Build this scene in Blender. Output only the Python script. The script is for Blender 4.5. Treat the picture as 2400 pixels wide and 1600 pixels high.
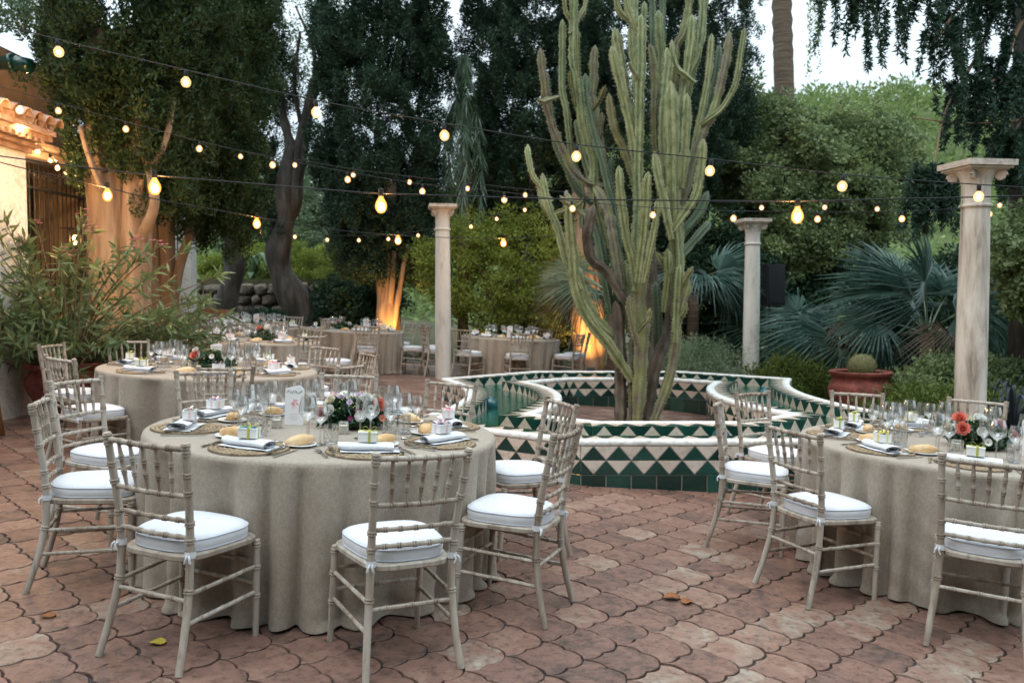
import bpy, math, random
import numpy as np
from mathutils import Matrix, Vector, Euler

sc = bpy.context.scene
for o in list(bpy.data.objects):
    bpy.data.objects.remove(o)
COL = sc.collection
rnd = random.Random(11)
PI = math.pi

# ------------------------------------------------------------------ camera
cam_d = bpy.data.cameras.new('camera'); cam = bpy.data.objects.new('camera', cam_d); COL.objects.link(cam)
cam_d.sensor_width = 36; cam_d.lens = 30.0; cam_d.clip_end = 2000; cam_d.clip_start = 0.05
cam.location = (0.0774, 0, 1.548); cam.rotation_euler = (math.radians(90 - 3.06), 0, 0)
cam_d.dof.use_dof = True; cam_d.dof.focus_distance = 4.6; cam_d.dof.aperture_fstop = 3.5
sc.camera = cam

# ------------------------------------------------------------------ sky, sun, exposure
SUN_EL, SUN_ROT = math.radians(62), math.radians(212)
w = bpy.data.worlds.new('World'); sc.world = w; w.use_nodes = True
nt = w.node_tree; nt.nodes.clear()
sky = nt.nodes.new('ShaderNodeTexSky'); sky.sky_type = 'NISHITA'; sky.sun_disc = False
sky.sun_elevation = SUN_EL; sky.sun_rotation = SUN_ROT; sky.air_density = 1.0; sky.dust_density = 3.0; sky.ozone_density = 4.0
bg = nt.nodes.new('ShaderNodeBackground'); bg.inputs[1].default_value = 0.15
wo = nt.nodes.new('ShaderNodeOutputWorld')
# thin even overcast over the clear sky
veil = nt.nodes.new('ShaderNodeMix'); veil.data_type = 'RGBA'; veil.blend_type = 'MIX'; veil.inputs[0].default_value = .85
# overcast luminance: three times brighter overhead than at the horizon
tcs = nt.nodes.new('ShaderNodeTexCoord'); sxz = nt.nodes.new('ShaderNodeSeparateXYZ'); mxz = nt.nodes.new('ShaderNodeMath'); mxz.operation = 'MAXIMUM'; mxz.inputs[1].default_value = 0.0
mul = nt.nodes.new('ShaderNodeMath'); mul.operation = 'MULTIPLY_ADD'; mul.inputs[1].default_value = 2 / 3; mul.inputs[2].default_value = 1 / 3
vsc = nt.nodes.new('ShaderNodeVectorMath'); vsc.operation = 'SCALE'; vsc.inputs[0].default_value = (11.5, 13.4, 14.3)
nt.links.new(tcs.outputs['Generated'], sxz.inputs[0]); nt.links.new(sxz.outputs[2], mxz.inputs[0]); nt.links.new(mxz.outputs[0], mul.inputs[0]); nt.links.new(mul.outputs[0], vsc.inputs['Scale']); nt.links.new(vsc.outputs[0], veil.inputs[7])
nt.links.new(sky.outputs[0], veil.inputs[6]); nt.links.new(veil.outputs[2], bg.inputs[0]); nt.links.new(bg.outputs[0], wo.inputs[0])
sun_d = bpy.data.lights.new('sun', 'SUN'); sun_d.energy = 0.6; sun_d.angle = math.radians(35); sun_d.color = (1.0, 0.97, 0.93)
sun = bpy.data.objects.new('sun', sun_d); COL.objects.link(sun)
_sd = Vector((math.sin(SUN_ROT) * math.cos(SUN_EL), math.cos(SUN_ROT) * math.cos(SUN_EL), math.sin(SUN_EL)))
sun.rotation_euler = _sd.to_track_quat('Z', 'Y').to_euler()
vs = sc.view_settings; vs.view_transform = 'Standard'; vs.look = 'None'; vs.gamma = 1.0; vs.use_curve_mapping = False
vs.exposure = 0.42
cy = sc.cycles; cy.use_denoising = True; cy.max_bounces = 8; cy.diffuse_bounces = 3; cy.glossy_bounces = 4
cy.transmission_bounces = 6; cy.transparent_max_bounces = 24; cy.sample_clamp_indirect = 4.0; cy.caustics_reflective = False; cy.caustics_refractive = False

# ------------------------------------------------------------------ ground slope: the patio falls gently to one side
SL = 0.05; TA = math.atan(SL)
PT = Matrix.Rotation(TA, 4, 'Y')
def gz(x): return -SL * x

# ------------------------------------------------------------------ helpers
def link(o): COL.objects.link(o); return o
class MB:
    """collects points and faces (with an optional tint per face)"""
    def __init__(s): s.V = []; s.n = 0; s.F = []; s.T = []; s.M = []; s.mi = 0; s.S = []
    def add(s, V, F, tint=0.5, mi=None):
        V = np.asarray(V, float).reshape(-1, 3)
        s.V.append(V)
        m = s.mi if mi is None else mi
        for f in F: s.F.append([i + s.n for i in f])
        t = tint if hasattr(tint, '__len__') else [tint] * len(F)
        s.T.extend(t); s.M.extend([m] * len(F)); s.n += len(V); return s
    def box(s, c, d, R=None, tint=.5, mi=None):
        v = np.array([[x, y, z] for x in (-.5, .5) for y in (-.5, .5) for z in (-.5, .5)]) * d
        if R is not None: v = v @ np.array(R.to_3x3()).T
        return s.add(v + np.array(c), [(0, 1, 3, 2), (4, 6, 7, 5), (0, 4, 5, 1), (2, 3, 7, 6), (0, 2, 6, 4), (1, 5, 7, 3)], tint, mi)
    def lathe(s, prof, n=16, c=(0, 0, 0), tint=.5, close=False, mi=None):
        a = np.arange(n) * 2 * PI / n; V = []
        for r, z in prof: V.append(np.c_[r * np.cos(a), r * np.sin(a), np.full(n, z)])
        V = np.concatenate(V) + np.array(c); F = []; m = len(prof)
        for i in range(m - 1 + (1 if close else 0)):
            j = (i + 1) % m
            for k in range(n): F.append((i * n + k, i * n + (k + 1) % n, j * n + (k + 1) % n, j * n + k))
        return s.add(V, F, tint, mi)
    def tube(s, P, R, n=8, cap=True, tint=.5, prof=None, twist=0.0, mi=None):
        """tube along points P with radii R; prof = list of radius factors round the section"""
        P = np.asarray(P, float); m = len(P); R = np.full(m, R) if np.isscalar(R) else np.asarray(R, float)
        if prof is not None: n = len(prof)
        pf = np.ones(n) if prof is None else np.asarray(prof, float)
        T = np.gradient(P, axis=0); T /= np.linalg.norm(T, axis=1)[:, None] + 1e-9
        up = np.array([0, 0, 1.]) if abs(T[0][2]) < .9 else np.array([0, 1., 0])
        N = np.cross(up, T[0]); N /= np.linalg.norm(N); V = []
        a0 = np.arange(n) * 2 * PI / n
        for i in range(m):
            N = N - T[i] * N.dot(T[i]); N /= np.linalg.norm(N) + 1e-9; B = np.cross(T[i], N)
            a = a0 + twist * i
            V.append(P[i] + (np.cos(a) * pf)[:, None] * N * R[i] + (np.sin(a) * pf)[:, None] * B * R[i])
        F = [(i * n + k, i * n + (k + 1) % n, (i + 1) * n + (k + 1) % n, (i + 1) * n + k) for i in range(m - 1) for k in range(n)]
        if cap: F.append(tuple(range(n - 1, -1, -1))); F.append(tuple((m - 1) * n + k for k in range(n)))
        return s.add(np.concatenate(V), F, tint, mi)
    def sphere(s, c, r, nu=10, nv=7, sc=(1, 1, 1), tint=.5, mi=None):
        pr = [(max(1e-4, math.sin(PI * i / nv)), -math.cos(PI * i / nv)) for i in range(nv + 1)]
        a = np.arange(nu) * 2 * PI / nu
        V = np.concatenate([np.c_[q * np.cos(a), q * np.sin(a), np.full(nu, z)] for q, z in pr]) * r * np.array(sc) + np.array(c)
        F = [(i * nu + k, i * nu + (k + 1) % nu, (i + 1) * nu + (k + 1) % nu, (i + 1) * nu + k) for i in range(nv) for k in range(nu)]
        return s.add(V, F, tint, mi)
    def mesh(s, name, mats, smooth=False, sharp=None):
        return mk_mesh(name, np.concatenate(s.V) if s.V else np.zeros((0, 3)), s.F, mats, smooth, s.T, s.M, sharp)
def mk_mesh(name, V, F, mats, smooth=False, tint=None, mi=None, sharp=None):
    me = bpy.data.meshes.new(name)
    V = np.asarray(V, np.float32); me.vertices.add(len(V)); me.vertices.foreach_set('co', V.ravel())
    if isinstance(F, np.ndarray):
        k = F.shape[1]; nf = len(F); tot = np.full(nf, k, np.int32); li = F.ravel().astype(np.int32)
    else:
        nf = len(F); tot = np.array([len(f) for f in F], np.int32); li = np.array([i for f in F for i in f], np.int32)
    st = np.concatenate([[0], np.cumsum(tot)[:-1]]).astype(np.int32) if nf else np.zeros(0, np.int32)
    me.loops.add(len(li)); me.loops.foreach_set('vertex_index', li)
    me.polygons.add(nf); me.polygons.foreach_set('loop_start', st); me.polygons.foreach_set('loop_total', tot)
    if mi is not None and len(mi): me.polygons.foreach_set('material_index', np.asarray(mi, np.int32))
    me.polygons.foreach_set('use_smooth', np.full(nf, bool(smooth)))
    if tint is not None:
        at = me.attributes.new('tint', 'FLOAT', 'FACE'); at.data.foreach_set('value', np.asarray(tint, np.float32))
    for m in (mats if isinstance(mats, (list, tuple)) else [mats]): me.materials.append(m)
    me.update(calc_edges=True); me.validate()
    if smooth and sharp is not None:
        try: me.set_sharp_from_angle(angle=math.radians(sharp))
        except Exception: pass
    return me
def ob(name, me, parent=None, M=None, label=None, cat=None, group=None, kind=None):
    o = link(bpy.data.objects.new(name, me))
    if parent is not None: o.parent = parent
    if M is not None: o.matrix_basis = M
    if label: o['label'] = label
    if cat: o['category'] = cat
    if group: o['group'] = group
    if kind: o['kind'] = kind
    return o
def thing(name, label, cat, M=None, group=None): return ob(name, None, None, M, label, cat, group)
def TR(x, y, z=0, rz=0, s=1): return Matrix.Translation((x, y, z)) @ Matrix.Rotation(rz, 4, 'Z') @ Matrix.Scale(s, 4)
def patio(x, y, z=0, rz=0, s=1): return PT @ TR(x, y, z, rz, s)
def inst(spec, M, label, cat, group=None):
    """spec = (name, mesh or None, [(part name, mesh, matrix or None, [sub-parts])])"""
    root = ob(spec[0], spec[1], None, M, label, cat, group)
    for p in spec[2]:
        c = ob(p[0], p[1], root, p[2])
        for q in (p[3] if len(p) > 3 else []): ob(q[0], q[1], c, q[2])
    return root
def nrm(v): v = np.asarray(v, float); return v / (np.linalg.norm(v, axis=-1, keepdims=True) + 1e-9)
def curve_pts(P, k=6):
    """Catmull-Rom through P"""
    P = np.asarray(P, float); Q = np.vstack([2 * P[0] - P[1], P, 2 * P[-1] - P[-2]]); out = []
    for i in range(1, len(Q) - 2):
        for j in range(k):
            t = j / k; a, b, c, d = Q[i - 1:i + 3]
            out.append(.5 * (2 * b + (c - a) * t + (2 * a - 5 * b + 4 * c - d) * t * t + (3 * b - a - 3 * c + d) * t ** 3))
    out.append(P[-1]); return np.array(out)

# ------------------------------------------------------------------ materials
def new_mat(name):
    m = bpy.data.materials.new(name); m.use_nodes = True; n = m.node_tree.nodes; n.clear()
    out = n.new('ShaderNodeOutputMaterial'); b = n.new('ShaderNodeBsdfPrincipled'); m.node_tree.links.new(b.outputs[0], out.inputs[0])
    return m, n, m.node_tree.links, b, out
def _ramp(n, stops):
    r = n.new('ShaderNodeValToRGB'); e = r.color_ramp.elements
    while len(e) < len(stops): e.new(0.5)
    for el, (p, c) in zip(e, stops): el.position = p; el.color = (*c, 1)
    return r
def mat(name, stops, scale=8, rough=.6, coord='Object', stretch=(1, 1, 1), bump=0., bscale=60, spec=.4, detail=5, tint=0., rand=0., metallic=0., sheen=0., transl=0., bstretch=None, distort=0., speck=0., sscale=90, sstretch=(1, 1, 1), sthr=(.36, .5)):
    """noise-driven colour between stops; tint adds the per-face attribute, rand the object's own random"""
    m, n, L, b, out = new_mat(name)
    if not isinstance(stops[0], (list, tuple)) or not hasattr(stops[0][1], '__len__'): stops = [(0, stops), (1, stops)]
    tc = n.new('ShaderNodeTexCoord'); mp = n.new('ShaderNodeMapping'); mp.inputs['Scale'].default_value = stretch
    src = tc.outputs[coord] if coord != 'World' else None
    if src is None:
        g = n.new('ShaderNodeNewGeometry'); src = g.outputs['Position']
    L.new(src, mp.inputs[0])
    if rand:
        oi = n.new('ShaderNodeObjectInfo'); mv = n.new('ShaderNodeVectorMath'); mv.operation = 'MULTIPLY_ADD'
        cm = n.new('ShaderNodeCombineXYZ')
        for i in range(3): L.new(oi.outputs['Random'], cm.inputs[i])
        L.new(cm.outputs[0], mv.inputs[0]); mv.inputs[1].default_value = (37, 53, 29); L.new(mp.outputs[0], mv.inputs[2]); vec = mv.outputs[0]
    else: vec = mp.outputs[0]
    ns = n.new('ShaderNodeTexNoise'); ns.inputs['Scale'].default_value = scale; ns.inputs['Detail'].default_value = detail; ns.inputs['Roughness'].default_value = .62; ns.inputs['Distortion'].default_value = distort
    L.new(vec, ns.inputs['Vector']); fac = ns.outputs[0]
    mr = n.new('ShaderNodeMapRange'); mr.inputs[1].default_value = .28; mr.inputs[2].default_value = .72; L.new(fac, mr.inputs[0]); fac = mr.outputs[0]
    if tint:
        at = n.new('ShaderNodeAttribute'); at.attribute_name = 'tint'; mx = n.new('ShaderNodeMath'); mx.operation = 'MULTIPLY_ADD'
        L.new(at.outputs['Fac'], mx.inputs[0]); mx.inputs[1].default_value = tint
        ad = n.new('ShaderNodeMath'); ad.operation = 'MULTIPLY_ADD'; L.new(fac, ad.inputs[0]); ad.inputs[1].default_value = 1 - tint; ad.inputs[2].default_value = 0
        L.new(ad.outputs[0], mx.inputs[2]); fac = mx.outputs[0]
    if rand:
        a2 = n.new('ShaderNodeMath'); a2.operation = 'MULTIPLY_ADD'; L.new(oi.outputs['Random'], a2.inputs[0]); a2.inputs[1].default_value = rand
        a3 = n.new('ShaderNodeMath'); a3.operation = 'MULTIPLY_ADD'; L.new(fac, a3.inputs[0]); a3.inputs[1].default_value = 1; a3.inputs[2].default_value = -rand / 2
        L.new(a3.outputs[0], a2.inputs[2]); fac = a2.outputs[0]
    r = _ramp(n, stops); L.new(fac, r.inputs[0]); colr = r.outputs[0]
    if speck:
        sn = n.new('ShaderNodeTexNoise'); sn.inputs['Scale'].default_value = sscale; sn.inputs['Detail'].default_value = 6; sn.inputs['Roughness'].default_value = .7
        sm = n.new('ShaderNodeMapping'); sm.inputs['Scale'].default_value = sstretch; L.new(vec, sm.inputs[0]); L.new(sm.outputs[0], sn.inputs['Vector'])
        sr = n.new('ShaderNodeMapRange'); sr.inputs[1].default_value = sthr[0]; sr.inputs[2].default_value = sthr[1]; sr.inputs[3].default_value = 1 - speck; sr.inputs[4].default_value = 1; L.new(sn.outputs[0], sr.inputs[0])
        sx = n.new('ShaderNodeMix'); sx.data_type = 'RGBA'; sx.blend_type = 'MULTIPLY'; sx.inputs[0].default_value = 1; L.new(colr, sx.inputs[6]); L.new(sr.outputs[0], sx.inputs[7]); colr = sx.outputs[2]
    L.new(colr, b.inputs['Base Color'])
    b.inputs['Roughness'].default_value = rough; b.inputs['Specular IOR Level'].default_value = spec; b.inputs['Metallic'].default_value = metallic
    if sheen: b.inputs['Sheen Weight'].default_value = sheen
    if bump:
        bn = n.new('ShaderNodeTexNoise'); bn.inputs['Scale'].default_value = bscale; bn.inputs['Detail'].default_value = 4
        if bstretch:
            m2 = n.new('ShaderNodeMapping'); m2.inputs['Scale'].default_value = bstretch; L.new(src, m2.inputs[0]); L.new(m2.outputs[0], bn.inputs['Vector'])
        else: L.new(vec, bn.inputs['Vector'])
        bp = n.new('ShaderNodeBump'); bp.inputs['Strength'].default_value = bump; bp.inputs['Distance'].default_value = .02; L.new(bn.outputs[0], bp.inputs['Height']); L.new(bp.outputs[0], b.inputs['Normal'])
    if transl:
        tr = n.new('ShaderNodeBsdfTranslucent'); L.new(r.outputs[0], tr.inputs[0]); ms = n.new('ShaderNodeMixShader'); ms.inputs[0].default_value = transl
        L.new(b.outputs[0], ms.inputs[1]); L.new(tr.outputs[0], ms.inputs[2]); L.new(ms.outputs[0], out.inputs[0])
    return m
def glass_mat(name, col=(1, 1, 1), base=.04, edge=.75, rough=.02, pw_=1.6):
    m, n, L, b, out = new_mat(name); n.remove(b)
    t = n.new('ShaderNodeBsdfTransparent'); t.inputs[0].default_value = (*col, 1); g = n.new('ShaderNodeBsdfGlossy'); g.inputs['Roughness'].default_value = rough
    lw = n.new('ShaderNodeLayerWeight'); lw.inputs[0].default_value = .35; mr = n.new('ShaderNodeMapRange'); mr.inputs[3].default_value = base; mr.inputs[4].default_value = edge
    L.new(lw.outputs['Facing'], mr.inputs[0]); pw = n.new('ShaderNodeMath'); pw.operation = 'POWER'; pw.inputs[1].default_value = pw_; L.new(mr.outputs[0], pw.inputs[0])
    x = n.new('ShaderNodeMixShader'); L.new(pw.outputs[0], x.inputs[0]); L.new(t.outputs[0], x.inputs[1]); L.new(g.outputs[0], x.inputs[2]); L.new(x.outputs[0], out.inputs[0]); return m
def emit_mat(name, col, s):
    m, n, L, b, out = new_mat(name); n.remove(b); e = n.new('ShaderNodeEmission'); e.inputs[0].default_value = (*col, 1); e.inputs[1].default_value = s; L.new(e.outputs[0], out.inputs[0]); return m

M = {}
M['tile'] = mat('terracotta_paver', [(0, (.036, .031, .030)), (.12, (.10, .066, .055)), (.34, (.185, .105, .082)), (.62, (.245, .142, .108)), (.82, (.285, .205, .16)), (1, (.37, .325, .27))], scale=6.5, rough=.46, coord='World', tint=.5, bump=.35, bscale=38, spec=.35, distort=.9, speck=.45, sscale=26)
M['grout'] = mat('dark_grout', [(0, (.025, .026, .026)), (1, (.085, .08, .072))], scale=14, rough=.9, coord='World', bump=.5, bscale=120)
M['soil'] = mat('garden_soil', [(0, (.04, .035, .022)), (.5, (.07, .075, .03)), (1, (.11, .09, .055))], scale=2.5, rough=.95, coord='World', bump=.6, bscale=20)
M['wood'] = mat('limed_wood', [(0, (.11, .072, .05)), (.3, (.28, .222, .172)), (.62, (.42, .37, .312)), (1, (.54, .505, .455))], scale=16, rough=.55, stretch=(1, 1, .16), speck=.45, sscale=40, sstretch=(1, 1, .12), sthr=(.34, .46), rand=.34, bump=.12, bscale=90, bstretch=(1, 1, .1), spec=.3, tint=.4)
M['cushion'] = mat('white_cushion', [(0, (.64, .65, .69)), (1, (.71, .72, .75))], scale=14, rough=.85, bump=.3, bscale=11, sheen=.2, spec=.2)
M['piping'] = mat('cushion_piping', (.56, .59, .66), rough=.85)
M['linen'] = mat('oat_linen', [(0, (.315, .265, .212)), (.5, (.365, .312, .255)), (1, (.405, .352, .292))], scale=240, rough=.9, stretch=(1, 1, .6), bump=.14, bscale=300, speck=.16, sscale=60, sthr=(.4, .6), spec=.15, detail=2, sheen=.15)
M['seagrass'] = mat('seagrass', [(0, (.055, .035, .02)), (.45, (.22, .155, .09)), (1, (.46, .36, .235))], scale=55, rough=.75, tint=.6, bump=.4, bscale=160)
M['napkin'] = mat('napkin_cotton', [(0, (.66, .68, .72)), (1, (.75, .76, .79))], scale=60, rough=.9, bump=.15, bscale=120, spec=.15)
M['china'] = mat('white_china', (.82, .82, .80), rough=.15, spec=.6)
M['bread'] = mat('bread_crust', [(0, (.46, .25, .10)), (.4, (.62, .41, .21)), (1, (.76, .60, .40))], scale=9, rough=.7, rand=.3, bump=.25, bscale=50, spec=.2)
M['steel'] = mat('cutlery_steel', (.62, .62, .62), rough=.18, metallic=1.)
M['glass'] = glass_mat('clear_glass', col=(.955, .965, .97), base=.22, edge=1.0, pw_=1.05)
M['candle'] = mat('cream_wax', (.80, .75, .62), rough=.5, spec=.3)
M['card'] = mat('white_card', (.84, .83, .84), rough=.7, spec=.2)
M['print_red'] = mat('printed_red', [(0, (.75, .10, .08)), (1, (.85, .30, .22))], scale=80, rough=.8)
M['print_pink'] = mat('printed_pink', [(0, (.72, .22, .30)), (1, (.85, .50, .52))], scale=80, rough=.8)
M['print_green'] = mat('printed_green', (.22, .30, .24), rough=.8)
M['print_grey'] = mat('printed_grey', (.52, .50, .52), rough=.8)
M['boxwhite'] = mat('box_card', (.82, .82, .82), rough=.6)
for k, c in dict(navy=(.04, .06, .13), blue=(.03, .20, .34), green=(.08, .22, .17), pink=(.68, .26, .32), cream=(.78, .74, .52), dark=(.03, .08, .07)).items(): M['lid_' + k] = mat('box_lid_' + k, c, rough=.6)
for k, c in dict(pink=(.80, .58, .60), olive=(.42, .45, .07), yellow=(.72, .65, .16), lime=(.45, .50, .10)).items(): M['rib_' + k] = mat('ribbon_' + k, c, rough=.45, spec=.5)
M['marble'] = mat('weathered_marble', [(0, (.36, .34, .30)), (.35, (.58, .56, .51)), (1, (.70, .69, .65))], scale=5, rough=.6, stretch=(1, 1, .25), bump=.15, bscale=60)
M['marble_dirty'] = mat('stained_marble', [(0, (.10, .085, .07)), (.35, (.40, .355, .30)), (.65, (.58, .54, .48)), (1, (.66, .63, .58))], scale=7, rough=.7, stretch=(1, 1, .16), bump=.3, bscale=70, distort=.5)
M['capital'] = mat('lichened_marble', [(0, (.10, .09, .08)), (.3, (.44, .38, .32)), (1, (.62, .57, .51))], scale=12, rough=.75, bump=.35, bscale=60)
M['bark_dark'] = mat('dark_bark', [(0, (.018, .017, .016)), (.5, (.05, .046, .04)), (1, (.11, .10, .09))], scale=6, rough=.9, stretch=(1, 1, .25), bump=1., bscale=12, bstretch=(1, 1, .22))
M['bark'] = mat('cypress_bark', [(0, (.14, .085, .05)), (.5, (.27, .18, .115)), (1, (.40, .30, .21))], scale=7, rough=.85, stretch=(1, 1, .1), bump=1., bscale=16, bstretch=(1, 1, .08))
M['bark_palm'] = mat('palm_bark', [(0, (.07, .05, .035)), (1, (.19, .14, .10))], scale=5, rough=.9, stretch=(.4, .4, 4), bump=1., bscale=7, bstretch=(.4, .4, 5))
def leafm(name, a, b, c, transl=.25, rough=.55, spec=.3, scale=1.2): return mat(name, [(0, a), (.5, b), (1, c)], scale=scale, rough=rough, coord='World', tint=.65, transl=transl, spec=spec)
M['cyp'] = leafm('cypress_scale', (.018, .036, .014), (.040, .074, .026), (.10, .135, .045), scale=2.2)
M['cyp_dark'] = leafm('cypress_deep', (.010, .028, .018), (.026, .058, .033), (.062, .108, .054), scale=2.2)
M['oleander'] = leafm('oleander_leaf', (.06, .105, .045), (.13, .195, .085), (.28, .34, .15), rough=.42, transl=.3)
M['citrus'] = leafm('citrus_leaf', (.07, .11, .045), (.17, .23, .095), (.34, .39, .16), rough=.42, spec=.45, transl=.3)
M['yellowleaf'] = leafm('yellow_green_leaf', (.09, .125, .02), (.20, .25, .04), (.40, .43, .10), transl=.35)
M['darkleaf'] = leafm('dark_leaf', (.012, .035, .020), (.028, .065, .034), (.06, .11, .05))
M['pine'] = leafm('hill_pine', (.09, .13, .05), (.19, .26, .09), (.33, .40, .15), scale=.25, transl=.35)
M['greyleaf'] = leafm('grey_green_leaf', (.10, .15, .08), (.20, .27, .16), (.33, .40, .25), transl=.35)
M['fanpalm'] = leafm('blue_fan_leaf', (.020, .058, .046), (.055, .115, .092), (.18, .275, .24), rough=.42, spec=.45, transl=.15)
M['fanpale'] = leafm('pale_fan_leaf', (.12, .16, .11), (.22, .28, .19), (.34, .40, .28), rough=.45)
M['featherpalm'] = leafm('feather_palm_leaf', (.04, .085, .035), (.11, .19, .11), (.30, .38, .34), rough=.35, spec=.5)
M['araucaria'] = leafm('araucaria_leaf', (.012, .036, .026), (.032, .07, .046), (.075, .125, .06), rough=.4)
M['strap'] = leafm('dark_strap_leaf', (.018, .020, .024), (.035, .045, .055), (.10, .12, .15), rough=.4, spec=.5)
M['banana'] = leafm('broad_pale_leaf', (.10, .17, .08), (.17, .26, .13), (.26, .36, .20), rough=.4)
M['groundcover'] = leafm('groundcover_leaf', (.04, .07, .015), (.09, .13, .025), (.17, .20, .045))
M['pinkflower'] = mat('pink_oleander_petal', (.80, .34, .46), rough=.6)
M['twig'] = mat('twig', [(0, (.07, .055, .035)), (1, (.20, .15, .08))], scale=9, rough=.8)
M['cactus'] = mat('cactus_skin', [(0, (.06, .085, .04)), (.28, (.12, .155, .07)), (.58, (.215, .25, .115)), (.85, (.31, .325, .17)), (1, (.40, .40, .25))], scale=9, speck=.5, sscale=22, sthr=(.36, .47), rough=.55, coord='World', tint=.55, bump=.2, bscale=40, stretch=(1, 1, .5))
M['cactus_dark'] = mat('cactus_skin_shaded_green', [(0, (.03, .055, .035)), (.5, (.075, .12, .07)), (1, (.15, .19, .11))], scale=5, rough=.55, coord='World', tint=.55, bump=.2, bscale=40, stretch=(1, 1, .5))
M['cactus_cork'] = mat('cactus_corky', [(0, (.06, .05, .04)), (.36, (.16, .14, .115)), (.52, (.20, .19, .12)), (.7, (.20, .225, .095)), (1, (.30, .31, .15))], scale=7, rough=.85, coord='World', tint=.4, bump=.7, bscale=45, stretch=(1, 1, .6))
M['cactus_wood'] = mat('cactus_wood', [(0, (.035, .028, .022)), (.45, (.115, .095, .075)), (.75, (.19, .165, .13)), (1, (.20, .215, .09))], scale=7, rough=.9, coord='World', tint=.35, bump=1., bscale=26, stretch=(1, 1, .35))
M['tile_green'] = mat('green_glazed_tile', [(0, (.003, .022, .018)), (.6, (.006, .046, .036)), (1, (.016, .095, .075))], scale=5, rough=.12, coord='World', tint=.7, spec=.6, bump=.08, bscale=16)
M['tile_cream'] = mat('cream_glazed_tile', [(0, (.54, .45, .37)), (.6, (.64, .555, .47)), (1, (.70, .63, .55))], scale=5, rough=.18, coord='World', tint=.65, spec=.55, bump=.08, bscale=16, speck=.35, sscale=16, sthr=(.3, .5))
M['whitewash'] = mat('whitewash', [(0, (.42, .42, .38)), (.22, (.66, .67, .63)), (.5, (.75, .76, .74)), (1, (.80, .80, .78))], scale=9, rough=.65, coord='World', bump=.4, bscale=22, speck=.3, sscale=20, sthr=(.34, .5))
M['mortar'] = mat('pale_mortar', [(0, (.38, .36, .32)), (1, (.60, .57, .52))], scale=20, rough=.9, coord='World')
M['teal_glaze'] = mat('teal_glaze', [(0, (.004, .05, .06)), (1, (.015, .12, .14))], scale=20, rough=.1, spec=.7)
M['red_pot'] = mat('red_clay_pot', [(0, (.11, .028, .022)), (.5, (.20, .048, .035)), (1, (.27, .08, .055))], scale=6, rough=.75, bump=.25, bscale=30, speck=.35, sscale=12)
M['hillgreen'] = mat('hill_scrub', [(0, (.05, .08, .03)), (1, (.16, .20, .07))], scale=.8, rough=.95, coord='World')
M['stucco'] = mat('ochre_stucco', [(0, (.22, .155, .115)), (.5, (.33, .24, .175)), (1, (.42, .32, .24))], scale=2.5, rough=.9, coord='World', bump=.3, bscale=25)
M['rooftile'] = mat('clay_rooftile', [(0, (.16, .105, .08)), (.5, (.36, .22, .15)), (1, (.48, .37, .28))], scale=7, rough=.85, rand=.4, bump=.3, bscale=40)
M['iron'] = mat('black_iron', (.018, .018, .02), rough=.5, spec=.5)
M['cable'] = mat('black_cable', (.008, .009, .012), rough=.5)
M['stone'] = mat('dry_stone', [(0, (.06, .05, .042)), (.5, (.14, .115, .09)), (1, (.23, .185, .145))], scale=5, rough=.95, rand=.5, bump=.7, bscale=25)
M['black_plastic'] = mat('black_plastic', (.012, .013, .016), rough=.45)
M['spines'] = mat('barrel_skin', [(0, (.07, .085, .03)), (1, (.23, .20, .09))], scale=30, rough=.8, tint=.5)
M['oldwood'] = mat('brown_wood', [(0, (.14, .06, .025)), (1, (.30, .15, .06))], scale=10, rough=.6, stretch=(1, 1, .2))
M['bulbglass'] = glass_mat('bulb_glass', col=(1, .93, .84), base=.06, edge=.5)
_n = M['bulbglass'].node_tree.nodes; _l = M['bulbglass'].node_tree.links; _o = [q for q in _n if q.type == 'OUTPUT_MATERIAL'][0]; _m = _o.inputs[0].links[0].from_node
_e = _n.new('ShaderNodeEmission'); _e.inputs[0].default_value = (1, .50, .20, 1); _e.inputs[1].default_value = .62; _a = _n.new('ShaderNodeAddShader'); _l.new(_m.outputs[0], _a.inputs[0]); _l.new(_e.outputs[0], _a.inputs[1]); _l.new(_a.outputs[0], _o.inputs[0])
M['filament'] = emit_mat('warm_filament', (1.0, .62, .30), 14.)
M['brightcore'] = emit_mat('bright_core', (1.0, .66, .30), 40.)
M['lampglow'] = emit_mat('lamp_glow', (1.0, .55, .18), 40.)
M['brightglass'] = glass_mat('bright_bulb_glass', col=(1, .8, .5), base=.05, edge=.3)
_n = M['brightglass'].node_tree.nodes; _l = M['brightglass'].node_tree.links; _o = [q for q in _n if q.type == 'OUTPUT_MATERIAL'][0]; _m = _o.inputs[0].links[0].from_node
_e = _n.new('ShaderNodeEmission'); _e.inputs[0].default_value = (1, .42, .08, 1); _e.inputs[1].default_value = .9; _a = _n.new('ShaderNodeAddShader'); _l.new(_m.outputs[0], _a.inputs[0]); _l.new(_e.outputs[0], _a.inputs[1]); _l.new(_a.outputs[0], _o.inputs[0])
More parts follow.
